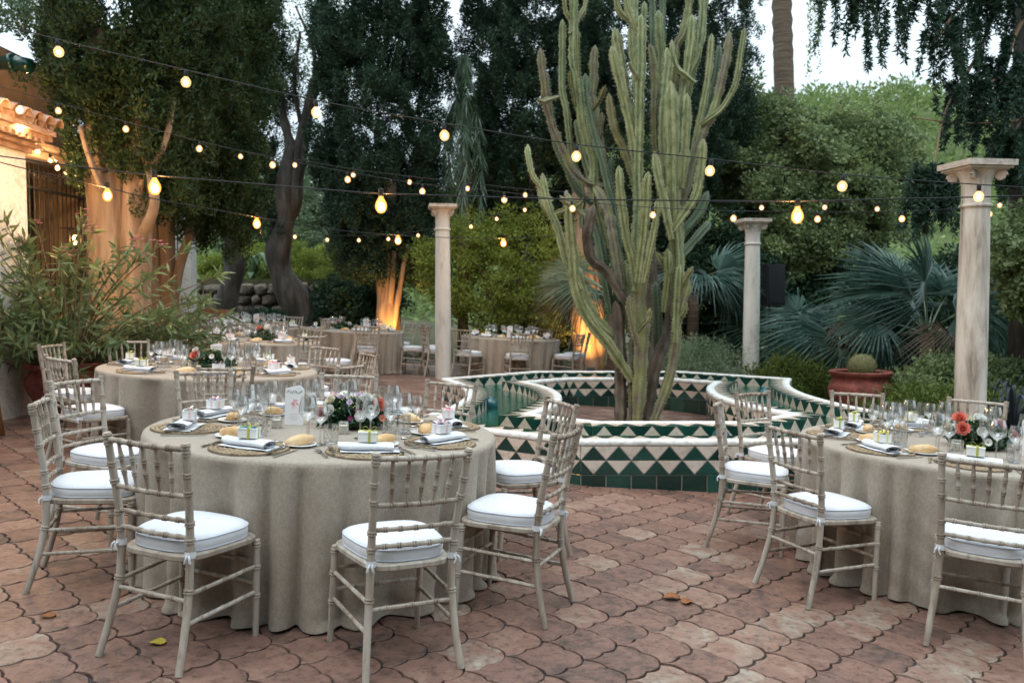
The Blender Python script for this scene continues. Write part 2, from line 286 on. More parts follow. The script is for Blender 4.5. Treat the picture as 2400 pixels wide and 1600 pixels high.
# water: clear green-dark surface with small ripples
m, n, L, b, out = new_mat('pool_water'); b.inputs['Base Color'].default_value = (.010, .085, .060, 1); b.inputs['Roughness'].default_value = .03; b.inputs['Specular IOR Level'].default_value = .8
tcw = n.new('ShaderNodeNewGeometry'); mpw = n.new('ShaderNodeMapping'); mpw.inputs['Scale'].default_value = (3.2, 9, 1); L.new(tcw.outputs['Position'], mpw.inputs[0])
nw = n.new('ShaderNodeTexNoise'); nw.inputs['Scale'].default_value = 2.2; nw.inputs['Detail'].default_value = 2; L.new(mpw.outputs[0], nw.inputs['Vector'])
bw = n.new('ShaderNodeBump'); bw.inputs['Strength'].default_value = .22; bw.inputs['Distance'].default_value = .03; L.new(nw.outputs[0], bw.inputs['Height']); L.new(bw.outputs[0], b.inputs['Normal']); M['water'] = m
FL = {k: mat('petal_' + k, [(0, tuple(x * .8 for x in c)), (1, c)], scale=30, rough=.6, transl=.2, tint=.5) for k, c in dict(coral=(.82, .24, .17), white=(.82, .82, .78), blush=(.78, .42, .44), lilac=(.55, .42, .62), plum=(.36, .06, .20), cream=(.80, .74, .58), red=(.60, .06, .05)).items()}
M['budgreen'] = mat('olive_bud', (.25, .24, .07), rough=.7)
M['bouquetleaf'] = leafm('bouquet_leaf', (.012, .035, .012), (.03, .075, .028), (.08, .13, .05), rough=.4)
M['eucalyptus'] = leafm('eucalyptus_leaf', (.09, .15, .12), (.13, .20, .165), (.19, .26, .22))
# ================================================================== THE SETTING
# ---- ground sheet out to the horizon, dropping with the patio near it
def ground_z(x, y):
    return -SL * np.clip(x, -14, 14) - .06 + .30 * np.clip((y - 18) / 10, 0, 1)
gx = np.concatenate([[-900, -300, -120, -60], np.linspace(-30, 30, 41), [60, 120, 300, 900]]); gy = np.concatenate([[-200, -40, -10], np.linspace(0, 45, 31), [60, 120, 400, 1200]])
GV = np.array([[x, y, ground_z(x, y)] for y in gy for x in gx]); nx = len(gx)
GF = [(j * nx + i, j * nx + i + 1, (j + 1) * nx + i + 1, (j + 1) * nx + i) for j in range(len(gy) - 1) for i in range(nx - 1)]
ob('ground', mk_mesh('ground', GV, GF, M['soil'], True, [.5] * len(GF)), kind='structure')

# ---- wooded hill behind the garden
def hill_h(x, y):
    t = np.clip((y - 34) / 40, 0, 1); t = t * t * (3 - 2 * t)
    top = 9 + 9 * np.clip((x + 10) / 45, 0, 1) + 2.0 * np.sin(x * .11) + 1.2 * np.sin(x * .23 + 1)
    return -.3 + t * top
hx = np.linspace(-90, 95, 60); hy = np.linspace(34, 140, 30)
HV = np.array([[x, y, hill_h(x, y)] for y in hy for x in hx])
HF = [(j * 60 + i, j * 60 + i + 1, (j + 1) * 60 + i + 1, (j + 1) * 60 + i) for j in range(29) for i in range(59)]
ob('hill', mk_mesh('hill', HV, HF, M['hillgreen'], True, [.5] * len(HF)), kind='structure')

# ---- patio: grout bed + interlocking terracotta pavers
def poly_in(px, py, P):
    ins = np.zeros(len(px), bool); n = len(P)
    for i in range(n):
        x1, y1 = P[i]; x2, y2 = P[(i + 1) % n]
        c = ((y1 > py) != (y2 > py)) & (px < (x2 - x1) * (py - y1) / (y2 - y1 + 1e-12) + x1); ins ^= c
    return ins
PATIO = [(-6.4, .6), (7.4, .6), (7.4, 8.2), (4.9, 8.8), (4.5, 12.4), (3.0, 13.9), (2.6, 18.6), (-4, 18.9), (-6.4, 19.4)]
mb = MB(); mb.add([(x, y, -.014) for x, y in PATIO], [tuple(range(len(PATIO)))]); mb.add([(x, y, -.25) for x, y in PATIO] + [(x, y, -.014) for x, y in PATIO], [(i, (i + 1) % 9, 9 + (i + 1) % 9, 9 + i) for i in range(9)])
floor = ob('patio_floor', mb.mesh('patio_floor', M['grout']), None, PT, kind='structure')
LX, LY, GAP = .1685, .172, .957
def paver_outline(k=10, r=None):
    C = np.array([(-LX, 0), (0, LY), (LX, 0), (0, -LY)]) ; pts = []
    for e in range(4):
        a, b = C[e], C[(e + 1) % 4]; d = b - a; nn = np.array([-d[1], d[0]]); sg = 1 if e % 2 == 0 else -1
        for j in range(k):
            t = j / k; wv = math.sin(PI * t) ** .6 * (-.04, .07, .04, -.07)[e] + abs(math.sin(2 * PI * t)) ** .8 * (-.075, .06, .075, -.06)[e]
            jit = 0 if r is None else r.uniform(-.010, .010)
            pts.append(a + d * t + nn * (wv + jit))
    P = np.array(pts); Q = P.copy()
    for _ in range(0): Q = (np.roll(Q, 1, 0) + 2 * Q + np.roll(Q, -1, 0)) / 4
    return Q * GAP
def paver_mesh(mb, r, x=0, y=0, bevel=True, tint=.5, tilt=(0, 0), z=0, th=.012):
    O = paver_outline(10 if bevel else 6, r); n = len(O)
    def Z(q): return z + q[:, 0] * tilt[0] + q[:, 1] * tilt[1]
    if bevel:
        I = O * .978; B = np.c_[O, Z(O) - th]; Mi = np.c_[O, Z(O) - .003]; T = np.c_[I, Z(I)]
        V = np.concatenate([B, Mi, T]); V[:, 0] += x; V[:, 1] += y
        F = [(k * n + i, k * n + (i + 1) % n, (k + 1) * n + (i + 1) % n, (k + 1) * n + i) for k in (0, 1) for i in range(n)] + [tuple(2 * n + i for i in range(n))]
        F = [tuple(reversed(f)) for f in F]
    else:
        V = np.concatenate([np.c_[O, Z(O) - th], np.c_[O, Z(O)]]); V[:, 0] += x; V[:, 1] += y
        F = [(i + n, (i + 1) % n + n, (i + 1) % n, i) for i in range(n)] + [tuple(range(2 * n - 1, n - 1, -1))]
    mb.add(V, F, tint)
cells = []
for j in range(4, 116):
    for i in range(-40, 46):
        x = i * 2 * LX + (LX if j % 2 else 0) + .05; y = j * LY
        cells.append((x, y))
cells = np.array(cells); cells = cells[poly_in(cells[:, 0], cells[:, 1], PATIO)]
inview = (np.abs(cells[:, 0]) < 1.2 + cells[:, 1] * .72) & (cells[:, 1] > 1.7)
cells = cells[inview]
vis = (np.abs(cells[:, 0] - .07) < cells[:, 1] * .61) & (cells[:, 1] > 3.05)
order = np.argsort(cells[:, 1] + 100 * (~vis)); near = set(order[:300].tolist())
tr_ = random.Random(5)
variants = []
for k in range(24):
    b_ = MB(); t = min(1, max(0, tr_.gauss(.5, .33))); paver_mesh(b_, tr_, tint=t, tilt=(tr_.uniform(-.008, .008), tr_.uniform(-.008, .008)), z=tr_.uniform(-.002, .002)); variants.append(b_.mesh('paver', M['tile'], True, 30))
rest = MB()
for q in range(len(cells)):
    x, y = cells[q]
    if q in near:
        ob('paver', variants[tr_.randrange(24)], floor, TR(x + tr_.uniform(-.003, .003), y + tr_.uniform(-.003, .003), 0, tr_.uniform(-.025, .025)))
    else:
        paver_mesh(rest, tr_, x, y, bevel=y < 8, tint=min(1, max(0, tr_.gauss(.5, .32))), tilt=(tr_.uniform(-.008, .008), tr_.uniform(-.008, .008)), z=tr_.uniform(-.002, .002))
ob('pavers', rest.mesh('pavers', M['tile'], True, 30), floor, kind='stuff')

# ================================================================== FOUNTAIN (a lobed basin of tiled kerbs round the cactus)
FC = np.array([1.6, 10.3]); RIM = .345
def lobed(front, tip, mid, back, seg=.222):
    """closed outline, counter-clockwise, split in tile-long chords"""
    (fx, fy), (tx, ty), mx, (bx, by) = front, tip, mid, back
    def st(a, b):
        a = np.array(a); b = np.array(b); n = max(1, round(np.linalg.norm(b - a) / seg)); return [a + (b - a) * i / n for i in range(n)]
    def arc(a, b, m):
        a = np.array(a, float); b = np.array(b, float); n = round(np.linalg.norm(b - a) / seg * 1.06)
        return [np.array([a[0] + (b[0] - a[0]) * t + (m - (a[0] + b[0]) / 2) * 4 * t * (1 - t), a[1] + (b[1] - a[1]) * t]) for t in np.arange(n) / n]
    P = st((-fx, -fy), (fx, -fy)) + st((fx, -fy), (tx, -ty)) + arc((tx, -ty), (tx, ty), mx) + st((tx, ty), (bx, by)) + st((bx, by), (-bx, by)) + st((-bx, by), (-tx, ty)) + arc((-tx, ty), (-tx, -ty), -mx) + st((-tx, -ty), (-fx, -fy))
    return np.array(P) + FC
def offset(P, d):
    """move a closed outline inwards by d (mitred, tips limited)"""
    a = nrm(P - np.roll(P, 1, 0)); b = nrm(np.roll(P, -1, 0) - P); na = np.c_[-a[:, 1], a[:, 0]]; nb = np.c_[-b[:, 1], b[:, 0]]
    n_ = nrm(na + nb); c = np.clip((n_ * na).sum(1), .45, 1); return P + n_ * (d / c)[:, None]
def sweep(mb, P, prof, tint=.5, closed=True):
    """prof = [(inward offset, z or callable)]"""
    n = len(P); R = []
    for d, z in prof:
        q = offset(P, d); R.append(np.c_[q, np.array([z(p) for p in q]) if callable(z) else np.full(n, z)])
    V = np.concatenate(R); m = len(prof)
    F = [(i * n + k, i * n + (k + 1) % n, (i + 1) % m * n + (k + 1) % n, (i + 1) % m * n + k) for i in range(m if closed else m - 1) for k in range(n)]
    mb.add(V, F, tint)
gzp = lambda p: gz(p[0]) - .02
OUT = lobed((.95, 3.25), (2.55, 2.1), 2.08, (1.15, 3.3)); INN = lobed((.78, 2.44), (1.66, 1.70), 1.2, (.78, 2.42))
KW = .27
fount = thing('fountain', 'lobed fountain basin of green and cream triangle tiles with white coping round the giant cactus', 'fountain')
wall_o = MB(); sweep(wall_o, OUT, [(.006, gzp), (.006, RIM - .012), (KW - .006, RIM - .012), (KW - .006, gzp)]); ob('kerb_wall', wall_o.mesh('kerb_wall', M['mortar']), fount)
wall_i = MB(); sweep(wall_i, INN, [(.006, gzp), (.006, RIM - .012), (KW - .006, RIM - .012), (KW - .006, gzp)]); ob('kerb_wall', wall_i.mesh('kerb_wall', M['mortar']), fount)
cop = MB(); sweep(cop, OUT, [(.0, RIM - .046), (-.008, RIM - .04), (-.011, RIM - .022), (-.007, RIM - .004), (.006, RIM + .006), (.02, RIM + .008), (.088, RIM + .005), (.088, RIM - .03)]); ob('coping', cop.mesh('coping', M['whitewash'], True), fount)
cop = MB(); sweep(cop, INN, [(KW, RIM - .046), (KW + .008, RIM - .04), (KW + .011, RIM - .022), (KW + .007, RIM - .004), (KW - .006, RIM + .006), (KW - .02, RIM + .008), (KW - .088, RIM + .005), (KW - .088, RIM - .03)]); ob('coping', cop.mesh('coping', M['whitewash'], True), fount)
# water ring
def radial(P, ang):
    c = P - FC; th = np.arctan2(c[:, 1], c[:, 0]); out = []
    for a in ang:
        d = np.array([math.cos(a), math.sin(a)]); best = 0
        for i in range(len(c)):
            p, q = c[i], c[(i + 1) % len(c)]; e = q - p; den = d[0] * e[1] - d[1] * e[0]
            if abs(den) < 1e-9: continue
            t = (p[0] * e[1] - p[1] * e[0]) / den; s_ = (p[0] * d[1] - p[1] * d[0]) / den
            if t > 0 and -1e-6 <= s_ <= 1 + 1e-6: best = max(best, t)
        out.append(FC + d * best)
    return np.array(out)
angs = np.arange(160) * 2 * PI / 160; wo_ = radial(offset(OUT, KW - .01), angs); wi_ = radial(offset(INN, .01), angs)
V = np.concatenate([np.c_[wo_, np.full(160, RIM - .118)], np.c_[wi_, np.full(160, RIM - .118)]]); F = [(k, (k + 1) % 160, 160 + (k + 1) % 160, 160 + k) for k in range(160)]
ob('water', mk_mesh('water', V, F, M['water']), kind='structure')
# the tiles
TILES = []
def tile_prism(tri, nrmv, mt, tint, th=.006, gap=.0036, vis=1.0):
    tri = np.asarray(tri, float); c = tri.mean(0); e = tri - c; L_ = np.linalg.norm(e, axis=1).mean(); tri = c + e * (1 - gap / L_ * 1.6)
    k = len(tri); nv = np.asarray(nrmv, float); inn = c + (tri - c) * .965
    V = np.concatenate([tri - nv * .004, tri + nv * (th - .0015), inn + nv * th])
    F = [(i, (i + 1) % k, k + (i + 1) % k, k + i) for i in range(k)] + [(k + i, k + (i + 1) % k, 2 * k + (i + 1) % k, 2 * k + i) for i in range(k)] + [tuple(2 * k + i for i in range(k))]
    f0 = np.cross(V[1] - V[0], V[k] - V[0])
    if np.dot(np.cross(tri[1] - tri[0], tri[2] - tri[0]), nv) < 0: F = [tuple(reversed(f)) for f in F]
    camv = np.array(cam.location) - c; dist = np.linalg.norm(camv); face = max(0, np.dot(camv / dist, nv)); area = .5 * np.linalg.norm(np.cross(tri[1] - tri[0], tri[2] - tri[0]))
    TILES.append((face * area / dist ** 2 * vis, V, F, mt, tint))
def face_rows(P, d, side, rows, base, vis):
    """triangle rows on a kerb face: side +1 outwards, -1 inwards"""
    Q = offset(P, d); n = len(Q)
    for i in range(n):
        a, b = Q[i], Q[(i + 1) % n]; e = nrm(b - a); nv = np.array([e[1], -e[0], 0]) * side
        if side < 0 and False: pass
        prv = nrm(a - Q[i - 1]); nxt = nrm(Q[(i + 2) % n] - b); sa = (prv * e).sum() > .93; sb = (nxt * e).sum() > .93
        v = vis(np.array([*(a + b) / 2]), nv)
        for r_, (z1, z0, ph, upm, dnm) in enumerate(rows):
            A0, B0, A1, B1 = [np.array([*p, z]) for p, z in ((a, z0), (b, z0), (a, z1), (b, z1))]; m0 = (A0 + B0) / 2; m1 = (A1 + B1) / 2
            t = lambda: tr_.random()
            cn = (b + Q[(i + 2) % n]) / 2; n0 = np.array([*cn, z0]); n1 = np.array([*cn, z1])
            if ph == 0:
                tile_prism([A0, B0, m1], nv, upm, t(), vis=v)
                if not sa: tile_prism([A0, m1, A1], nv, dnm, t(), vis=v)
                if sb: tile_prism([B0, n1, m1], nv, dnm, t(), vis=v)
                else: tile_prism([B0, B1, m1], nv, dnm, t(), vis=v)
            else:
                tile_prism([A1, m0, B1], nv, dnm, t(), vis=v)
                if not sa: tile_prism([A0, m0, A1], nv, upm, t(), vis=v)
                if sb: tile_prism([m0, n0, B1], nv, upm, t(), vis=v)
                else: tile_prism([B0, B1, m0], nv, upm, t(), vis=v)
        if base is not None:
            za, zb = base, min(gz(a[0]), gz(b[0])) - .01
            tile_prism([np.array([*a, zb]), np.array([*b, zb]), np.array([*b, za]), np.array([*a, za])], nv, 'tile_green', tr_.random(), vis=v)
gzv = lambda c, nv: 1.0
front_bias = lambda c, nv: 1.6 if c[1] < 8 else 1.0
face_rows(OUT, 0, 1, [(RIM - .046, RIM - .165, 0, 'tile_green', 'tile_cream'), (RIM - .165, RIM - .284, 1, 'tile_green', 'tile_cream')], RIM - .284, front_bias)
face_rows(OUT, KW, -1, [(RIM, RIM - .13, 1, 'tile_cream', 'tile_green')], None, gzv)
face_rows(INN, 0, 1, [(RIM, RIM - .13, 0, 'tile_cream', 'tile_green')], None, gzv)
face_rows(INN, KW, -1, [(RIM - .046, RIM - .158, 0, 'tile_green', 'tile_cream'), (RIM - .158, RIM - .27, 1, 'tile_green', 'tile_cream')], RIM - .27, gzv)
def top_band(P, d0, d1, swap):
    A = offset(P, d0); B = offset(P, d1); n = len(P); nv = np.array([0, 0, 1.]); z = RIM - .008
    for i in range(n):
        j = (i + 1) % n; a0, a1, b0, b1 = [np.array([*q, z]) for q in (A[i], A[j], B[i], B[j])]; m_ = (b0 + b1) / 2
        x, y = ('tile_cream', 'tile_green') if not swap else ('tile_green', 'tile_cream')
        tile_prism([a0, a1, m_], nv, x, tr_.random(), vis=.8); tile_prism([a0, m_, b0], nv, y, tr_.random(), vis=.8); tile_prism([a1, b1, m_], nv, y, tr_.random(), vis=.8)
top_band(OUT, .09, KW, False); top_band(INN, 0, KW - .09, True)
TILES.sort(key=lambda t: -t[0]); restt = MB()
for k, (s_, V, F, mt, tn) in enumerate(TILES):
    if k < 300: ob('tile', mk_mesh('tile', V, F, M[mt], False, [tn] * len(F)), fount)
    else: restt.add(V, F, tn, 0 if mt == 'tile_green' else 1)
ob('tiles', restt.mesh('tiles', [M['tile_green'], M['tile_cream']]), fount, kind='stuff')
# teal ceramic spouts standing in the water
bsp = MB(); bsp.lathe([(.02, -.06), (.05, -.055), (.075, -.02), (.085, .02), (.08, .06), (.06, .09), (.04, .1), (.045, .115), (.02, .125), (.0005, .128)], 14)
bsm = bsp.mesh('water_spout', M['teal_glaze'], True)
for (x, y), lb in zip([(-.17, 10.0), (1.95, 7.6), (3.35, 11.0)], ['teal glazed ball spout in the water between the two kerbs beside the near table', 'teal glazed ball spout peeping over the front kerb of the fountain', 'teal glazed ball spout in the water channel below the speaker stand']):
    ob('water_spout', bsm, None, TR(x, y, RIM - .1), lb, 'fountain spout', 'ball spouts in the fountain')

# ================================================================== MARBLE COLUMNS
def column(x, y, h, d, mt, label):
    z0 = gz(x) - .03; r = d / 2; t = thing('marble_column', label, 'column', TR(x, y, z0), 'marble columns round the fountain')
    b_ = MB(); b_.lathe([(r * 1.0, 0), (r * 1.0, h * .1), (r * .99, h * .4), (r * .95, h * .65), (r * .885, h - .46)], 28); ob('shaft', b_.mesh('shaft', M[mt], True, 40), t)
    b_ = MB(); b_.lathe([(r * .88, h - .462), (r * 1.0, h - .455), (r * 1.03, h - .44), (r * 1.0, h - .425), (r * .89, h - .42)], 28); ob('astragal', b_.mesh('astragal', M[mt], True), t)
    b_ = MB(); b_.lathe([(r * .885, h - .425), (r * .89, h - .25), (r * .95, h - .2), (r * 1.1, h - .14), (r * 1.3, h - .105), (r * 1.36, h - .085)], 28)
    cp = ob('capital', b_.mesh('capital', M[mt], True, 40), t)
    b_ = MB(); q = r * 1.72
    for k, (s_, z1, z2) in enumerate([(.80, h - .10, h - .085), (.9, h - .085, h - .065), (1.0, h - .062, h - .004)]): b_.box((0, 0, (z1 + z2) / 2), (q * 2 * s_, q * 2 * s_, z2 - z1))
    # worn top edge
    ob('abacus', b_.mesh('abacus', M['capital']), cp)
    for k in range(4):
        a = PI / 4 + k * PI / 2; b_ = MB(); P = []; R = []
        for i in range(26):
            u = i / 25; ang = u * 2.4 * 2 * PI; rr = .052 * (1 - u * .85); P.append((rr * math.cos(ang) + r * 1.45, 0, h - .15 + rr * math.sin(ang))); R.append(.016 * (1 - .4 * u))
        Rz = np.array(Matrix.Rotation(a, 3, 'Z')); b_.tube(np.array(P) @ Rz.T, R, 6)
        c0 = np.array([[r * 1.45, -.02, h - .15], [r * 1.45, .02, h - .15]]) @ Rz.T; b_.tube(c0, [.045, .045], 10)
        ob('volute', b_.mesh('volute', M['capital'], True, 50), cp)
    t.rotation_euler = (0, 0, math.radians(8))
column(-1.16, 15.3, 3.14, .285, 'marble', 'slender white marble column rising beside the back tip of the fountain, before the glowing bulb')
column(4.37, 15.3, 3.16, .29, 'marble', 'white marble column with the black loudspeaker close behind it')
column(4.76, 8.68, 3.16, .30, 'marble_dirty', 'tall streaked marble column with carved scroll capital behind the round table')

# added unseen leafy screen behind the camera, blocking low sky light
hv = []; hnx, hnz = 90, 24
for j in range(hnz + 1):
    for i in range(hnx + 1):
        x = -13 + 28 * i / hnx; z = -.6 + 9.6 * j / hnz; hv.append((x, -6.2 + .5 * math.sin(x * 1.7 + z) + .4 * math.sin(x * .9 - z * 1.9) + .12 * math.sin(x * 7 + z * 9) + (1.2 * max(0, j / hnz - .8) * -2), z + .35 * math.sin(x * 2.3) * (j == hnz)))
ob('hedge', mk_mesh('hedge', hv, [(j * (hnx + 1) + i, j * (hnx + 1) + i + 1, (j + 1) * (hnx + 1) + i + 1, (j + 1) * (hnx + 1) + i) for j in range(hnz) for i in range(hnx)], M['darkleaf'], True, [.4] * (hnx * hnz)), None, None, 'tall dark green hedge closing the garden opposite the fountain', 'hedge')

# ================================================================== BUILDINGS
def boxmesh(name, m, *boxes):
    b_ = MB()
    for c, d in boxes: b_.box(c, d)
    return b_.mesh(name, M[m])
g0 = .26; EV = .16
wb = thing('white_house', 'whitewashed house wall with clay tiled eaves lit warm by the string bulbs', 'building', TR(0, 0, 0))
ob('wall', boxmesh('wall', 'whitewash', ((-6.1, .2, 1.5 + EV / 2), (1.8, 18.3, 2.9 + EV))), wb)  # stretch behind the camera is unseen, lengthened to block sky light
b_ = MB()
for k, (px_, z1, z2) in enumerate([(-5.14, 2.93, 2.985), (-5.08, 2.985, 3.03), (-4.98, 3.07, 3.12)]): b_.box(((px_ - 7) / 2, 5.2 + (k * .03), (z1 + z2) / 2 + EV), (px_ + 7, 8.36 + k * .06, z2 - z1))
ob('cornice', b_.mesh('cornice', M['rooftile']), wb)
b_ = MB(); b_.box((-5.9, 5.25, 3.15 + EV), (1.95, 8.45, .05), Matrix.Rotation(-.0, 4, 'X')); rf = ob('roof', b_.mesh('roof', M['rooftile']), wb)
def half_tile(mb, L_=.42, r0=.085, r1=.07, th=.012, flip=False):
    n = 9; V = []; F = []
    for i, (x, r) in enumerate(((0, r0), (-L_, r1))):
        for rr in (r, r - th):
            for k in range(n):
                a = PI * k / (n - 1); V.append((x, rr * math.cos(a), (rr * math.sin(a)) * (-1 if flip else 1)))
    q = lambda a, b, k: (a * n + k, a * n + k + 1, b * n + k + 1, b * n + k)
    F = [q(0, 2, k) for k in range(n - 1)] + [q(3, 1, k) for k in range(n - 1)] + [q(1, 0, k) for k in range(n - 1)] + [q(2, 3, k) for k in range(n - 1)]
    mb.add(V, F)
b_ = MB(); half_tile(b_); htm = b_.mesh('roof_tile', M['rooftile'], True, 45); b_ = MB(); half_tile(b_, flip=True); htf = b_.mesh('pan_tile', M['rooftile'], True, 45)
SLP = Matrix.Rotation(math.radians(16), 4, 'Y')
for k in range(26):
    y = 9.42 - k * .2
    for rrow in range(3):
        ob('roof_tile', htm, rf, Matrix.Translation((-4.86 - rrow * .36, y, 3.21 + EV + rrow * .36 * .287 + .01)) @ SLP @ Matrix.Rotation(rnd.uniform(-.05, .05), 4, 'Z'))
    ob('pan_tile', htf, rf, Matrix.Translation((-4.90, y - .1, 3.225 + EV)) @ SLP)
# dentil course under the eaves
b_ = MB()
for k in range(34): b_.box((-5.03, 9.3 - k * .12, 3.05 + EV), (.1, .055, .04))
ob('dentils', b_.mesh('dentils', M['rooftile']), wb)

sb = thing('stucco_house', 'brown stucco house with a tall iron grille beyond the white wall', 'building')
ob('wall', boxmesh('wall', 'stucco', ((-7.1, 10.3, 4.2), (1.0, 5.6, 1.2)), ((-7.1, 8.6, 2.0), (1.0, 5.5, 3.4)), ((-7.1, 14.0, 3.72), (1.0, 2.4, .5)), ((-7.1, 13.62, 1.85), (1.0, .5, 3.3))), sb)
ob('ledge', boxmesh('ledge', 'stucco', ((-6.72, 12.2, 3.5), (.55, 3.5, .10)), ((-6.66, 12.2, 3.6), (.7, 3.6, .06))), sb)
ob('unlit_interior_panel', boxmesh('unlit_interior_panel', 'bark_dark', ((-7.4, 12.4, 1.8), (.1, 2.4, 3.6))), sb)  # dark-coloured panel standing in for the unlit interior behind the grille
gr = ob('grille', boxmesh('grille', 'iron', ((-6.58, 12.35, 3.40), (.03, 2.1, .04)), ((-6.58, 12.35, 3.05), (.03, 2.1, .035)), ((-6.58, 12.35, .45), (.03, 2.1, .04)), ((-6.58, 12.35, 1.7), (.03, 2.1, .03))), sb)
b_ = MB(); b_.tube([(0, 0, .4), (0, 0, 3.42)], .011, 6); barm = b_.mesh('bar', M['iron'], True)
for k in range(17): ob('bar', barm, gr, TR(-6.58, 11.36 + k * .124, 0))
b_ = MB()
def scroll(mb, c, r, s=1, turns=1.6, rad=.008):
    P = [(0, c[1] + s * r * (1 - .8 * u) * math.cos(u * turns * 2 * PI), c[2] + r * (1 - .8 * u) * math.sin(u * turns * 2 * PI)) for u in np.linspace(0, 1, 22)]
    P = [(c[0], p[1], p[2]) for p in P]; mb.tube(P, rad, 5)
for k in range(8):
    for s in (-1, 1): scroll(b_, (-6.575, 11.5 + k * .248 + s * .055, 3.22), .07, s)
ob('scrollwork', b_.mesh('scrollwork', M['iron'], True), gr)
# lantern glimpsed by the grille
lt = thing('wall_lantern', 'small lit lantern glowing through the oleander before the iron grille', 'lantern', TR(-6.35, 12.62, 2.38))
ob('frame', boxmesh('frame', 'iron', ((0, 0, .14), (.13, .13, .02)), ((0, 0, -.14), (.13, .13, .02)), ((.055, .055, 0), (.012, .012, .27)), ((-.055, .055, 0), (.012, .012, .27)), ((.055, -.055, 0), (.012, .012, .27)), ((-.055, -.055, 0), (.012, .012, .27)), ((-.12, 0, .16), (.2, .02, .02))), lt)
b_ = MB(); b_.sphere((0, 0, -.01), .035, 10, 7, (1, 1, 2)); ob('flame_bulb', b_.mesh('flame_bulb', M['lampglow'], True), lt)
# white wall + iron gate + pillar beyond the cypress
ww = ob('white_garden_wall', boxmesh('white_garden_wall', 'whitewash', ((-7.55, 17.0, 1.7), (.3, 3.4, 3.3))), None, None, 'white wall standing behind the black iron gate', 'wall')
gt = thing('iron_gate', 'black wrought iron gate of vertical bars before the white wall', 'gate', TR(-6.95, 15.65, .3))
ob('rails', boxmesh('rails', 'iron', ((0, 1.2, .15), (.04, 2.3, .05)), ((0, 1.2, 1.0), (.04, 2.3, .04)), ((0, 1.2, 1.55), (.04, 2.3, .05)), ((0, 1.2, 1.72), (.04, 2.3, .05)), ((0, 1.2, 2.78), (.04, 2.3, .05))), gt)
b_ = MB(); b_.tube([(0, 0, .1), (0, 0, 2.95)], .013, 6); b_.lathe([(.0, 3.05), (.02, 2.98), (.013, 2.94)], 6); gbar = b_.mesh('bar', M['iron'], True)
for k in range(17): ob('bar', gbar, gt, TR(0, .08 + k * .142, 0))
b_ = MB()
for k in range(8):
    for s in (-1, 1): scroll(b_, (.01, .2 + k * .285 + s * .06, 1.635), .075, s)
ob('scrollwork', b_.mesh('scrollwork', M['iron'], True), gt)
gp = thing('gate_pillar', 'pale white pillar with stepped cap at the end of the iron gate', 'pillar', TR(-6.86, 18.2, .28))
ob('shaft', boxmesh('shaft', 'whitewash', ((0, 0, 1.35), (.34, .34, 2.8))), gp)
ob('cap', boxmesh('cap', 'whitewash', ((0, 0, 2.80), (.44, .44, .09)), ((0, 0, 2.89), (.36, .36, .09))), gp)
# ladder leaning on the white wall, green glazed spout above
ld = thing('wooden_ladder', 'brown wooden ladder leaning on the white house wall at the picture edge', 'ladder')
for dy in (0, .36):
    b_ = MB(); b_.tube([(-4.62, 7.45 + dy, g0), (-5.16, 7.75 + dy, 2.72)], .028, 6); ob('rail', b_.mesh('rail', M['oldwood'], True), ld)
for k in range(7):
    u = .1 + k * .13; b_ = MB(); p = np.array([-4.62, 7.45, g0]) * (1 - u) + np.array([-5.16, 7.75, 2.72]) * u; b_.tube([p, p + np.array([0, .36, 0])], .016, 6); ob('rung', b_.mesh('rung', M['oldwood'], True), ld)
b_ = MB(); b_.tube([(-6.6, 11.1, 4.52), (-6.2, 11.0, 4.50), (-6.02, 10.95, 4.44)], [.09, .085, .1], 10); b_.tube([(-6.3, 11.0, 4.5), (-6.24, 11.0, 4.5)], .115, 10)
ob('roof_spout', b_.mesh('roof_spout', M['tile_green'], True), None, None, 'green glazed rain spout sticking out of the brown stucco wall', 'spout')
# dry stone wall far behind the trunks: every stone its own piece
sw = thing('dry_stone_wall', 'low dry stone wall of brown boulders behind the two dark trunks', 'wall')
ob('core', boxmesh('core', 'soil', ((-6.2, 23.2, 1.35), (5.6, .3, 1.3))), sw)
sr = random.Random(3)
def stone_mesh():
    b_ = MB(); b_.sphere((0, 0, 0), .5, 8, 6)
    v = b_.V[0]; 
    d = np.array([sr.uniform(.8, 1.2) for _ in range(len(v))])[:, None]; b_.V[0] = np.sign(v) * np.abs(v * 2) ** .75 / 2 * d
    return b_.mesh('stone', M['stone'], True, 60)
stm = [stone_mesh() for _ in range(6)]
for row in range(4):
    x = -9.0 + sr.uniform(0, .2)
    while x < -3.6:
        wd = sr.uniform(.22, .5); hh = sr.uniform(.24, .34)
        ob('stone', stm[sr.randrange(6)], sw, Matrix.Translation((x + wd / 2, 23.02 + sr.uniform(-.04, .04), .88 + row * .28)) @ Matrix.Rotation(sr.uniform(-.2, .2), 4, 'Y') @ Matrix.Diagonal((wd * 1.05, .4, hh, 1))); x += wd
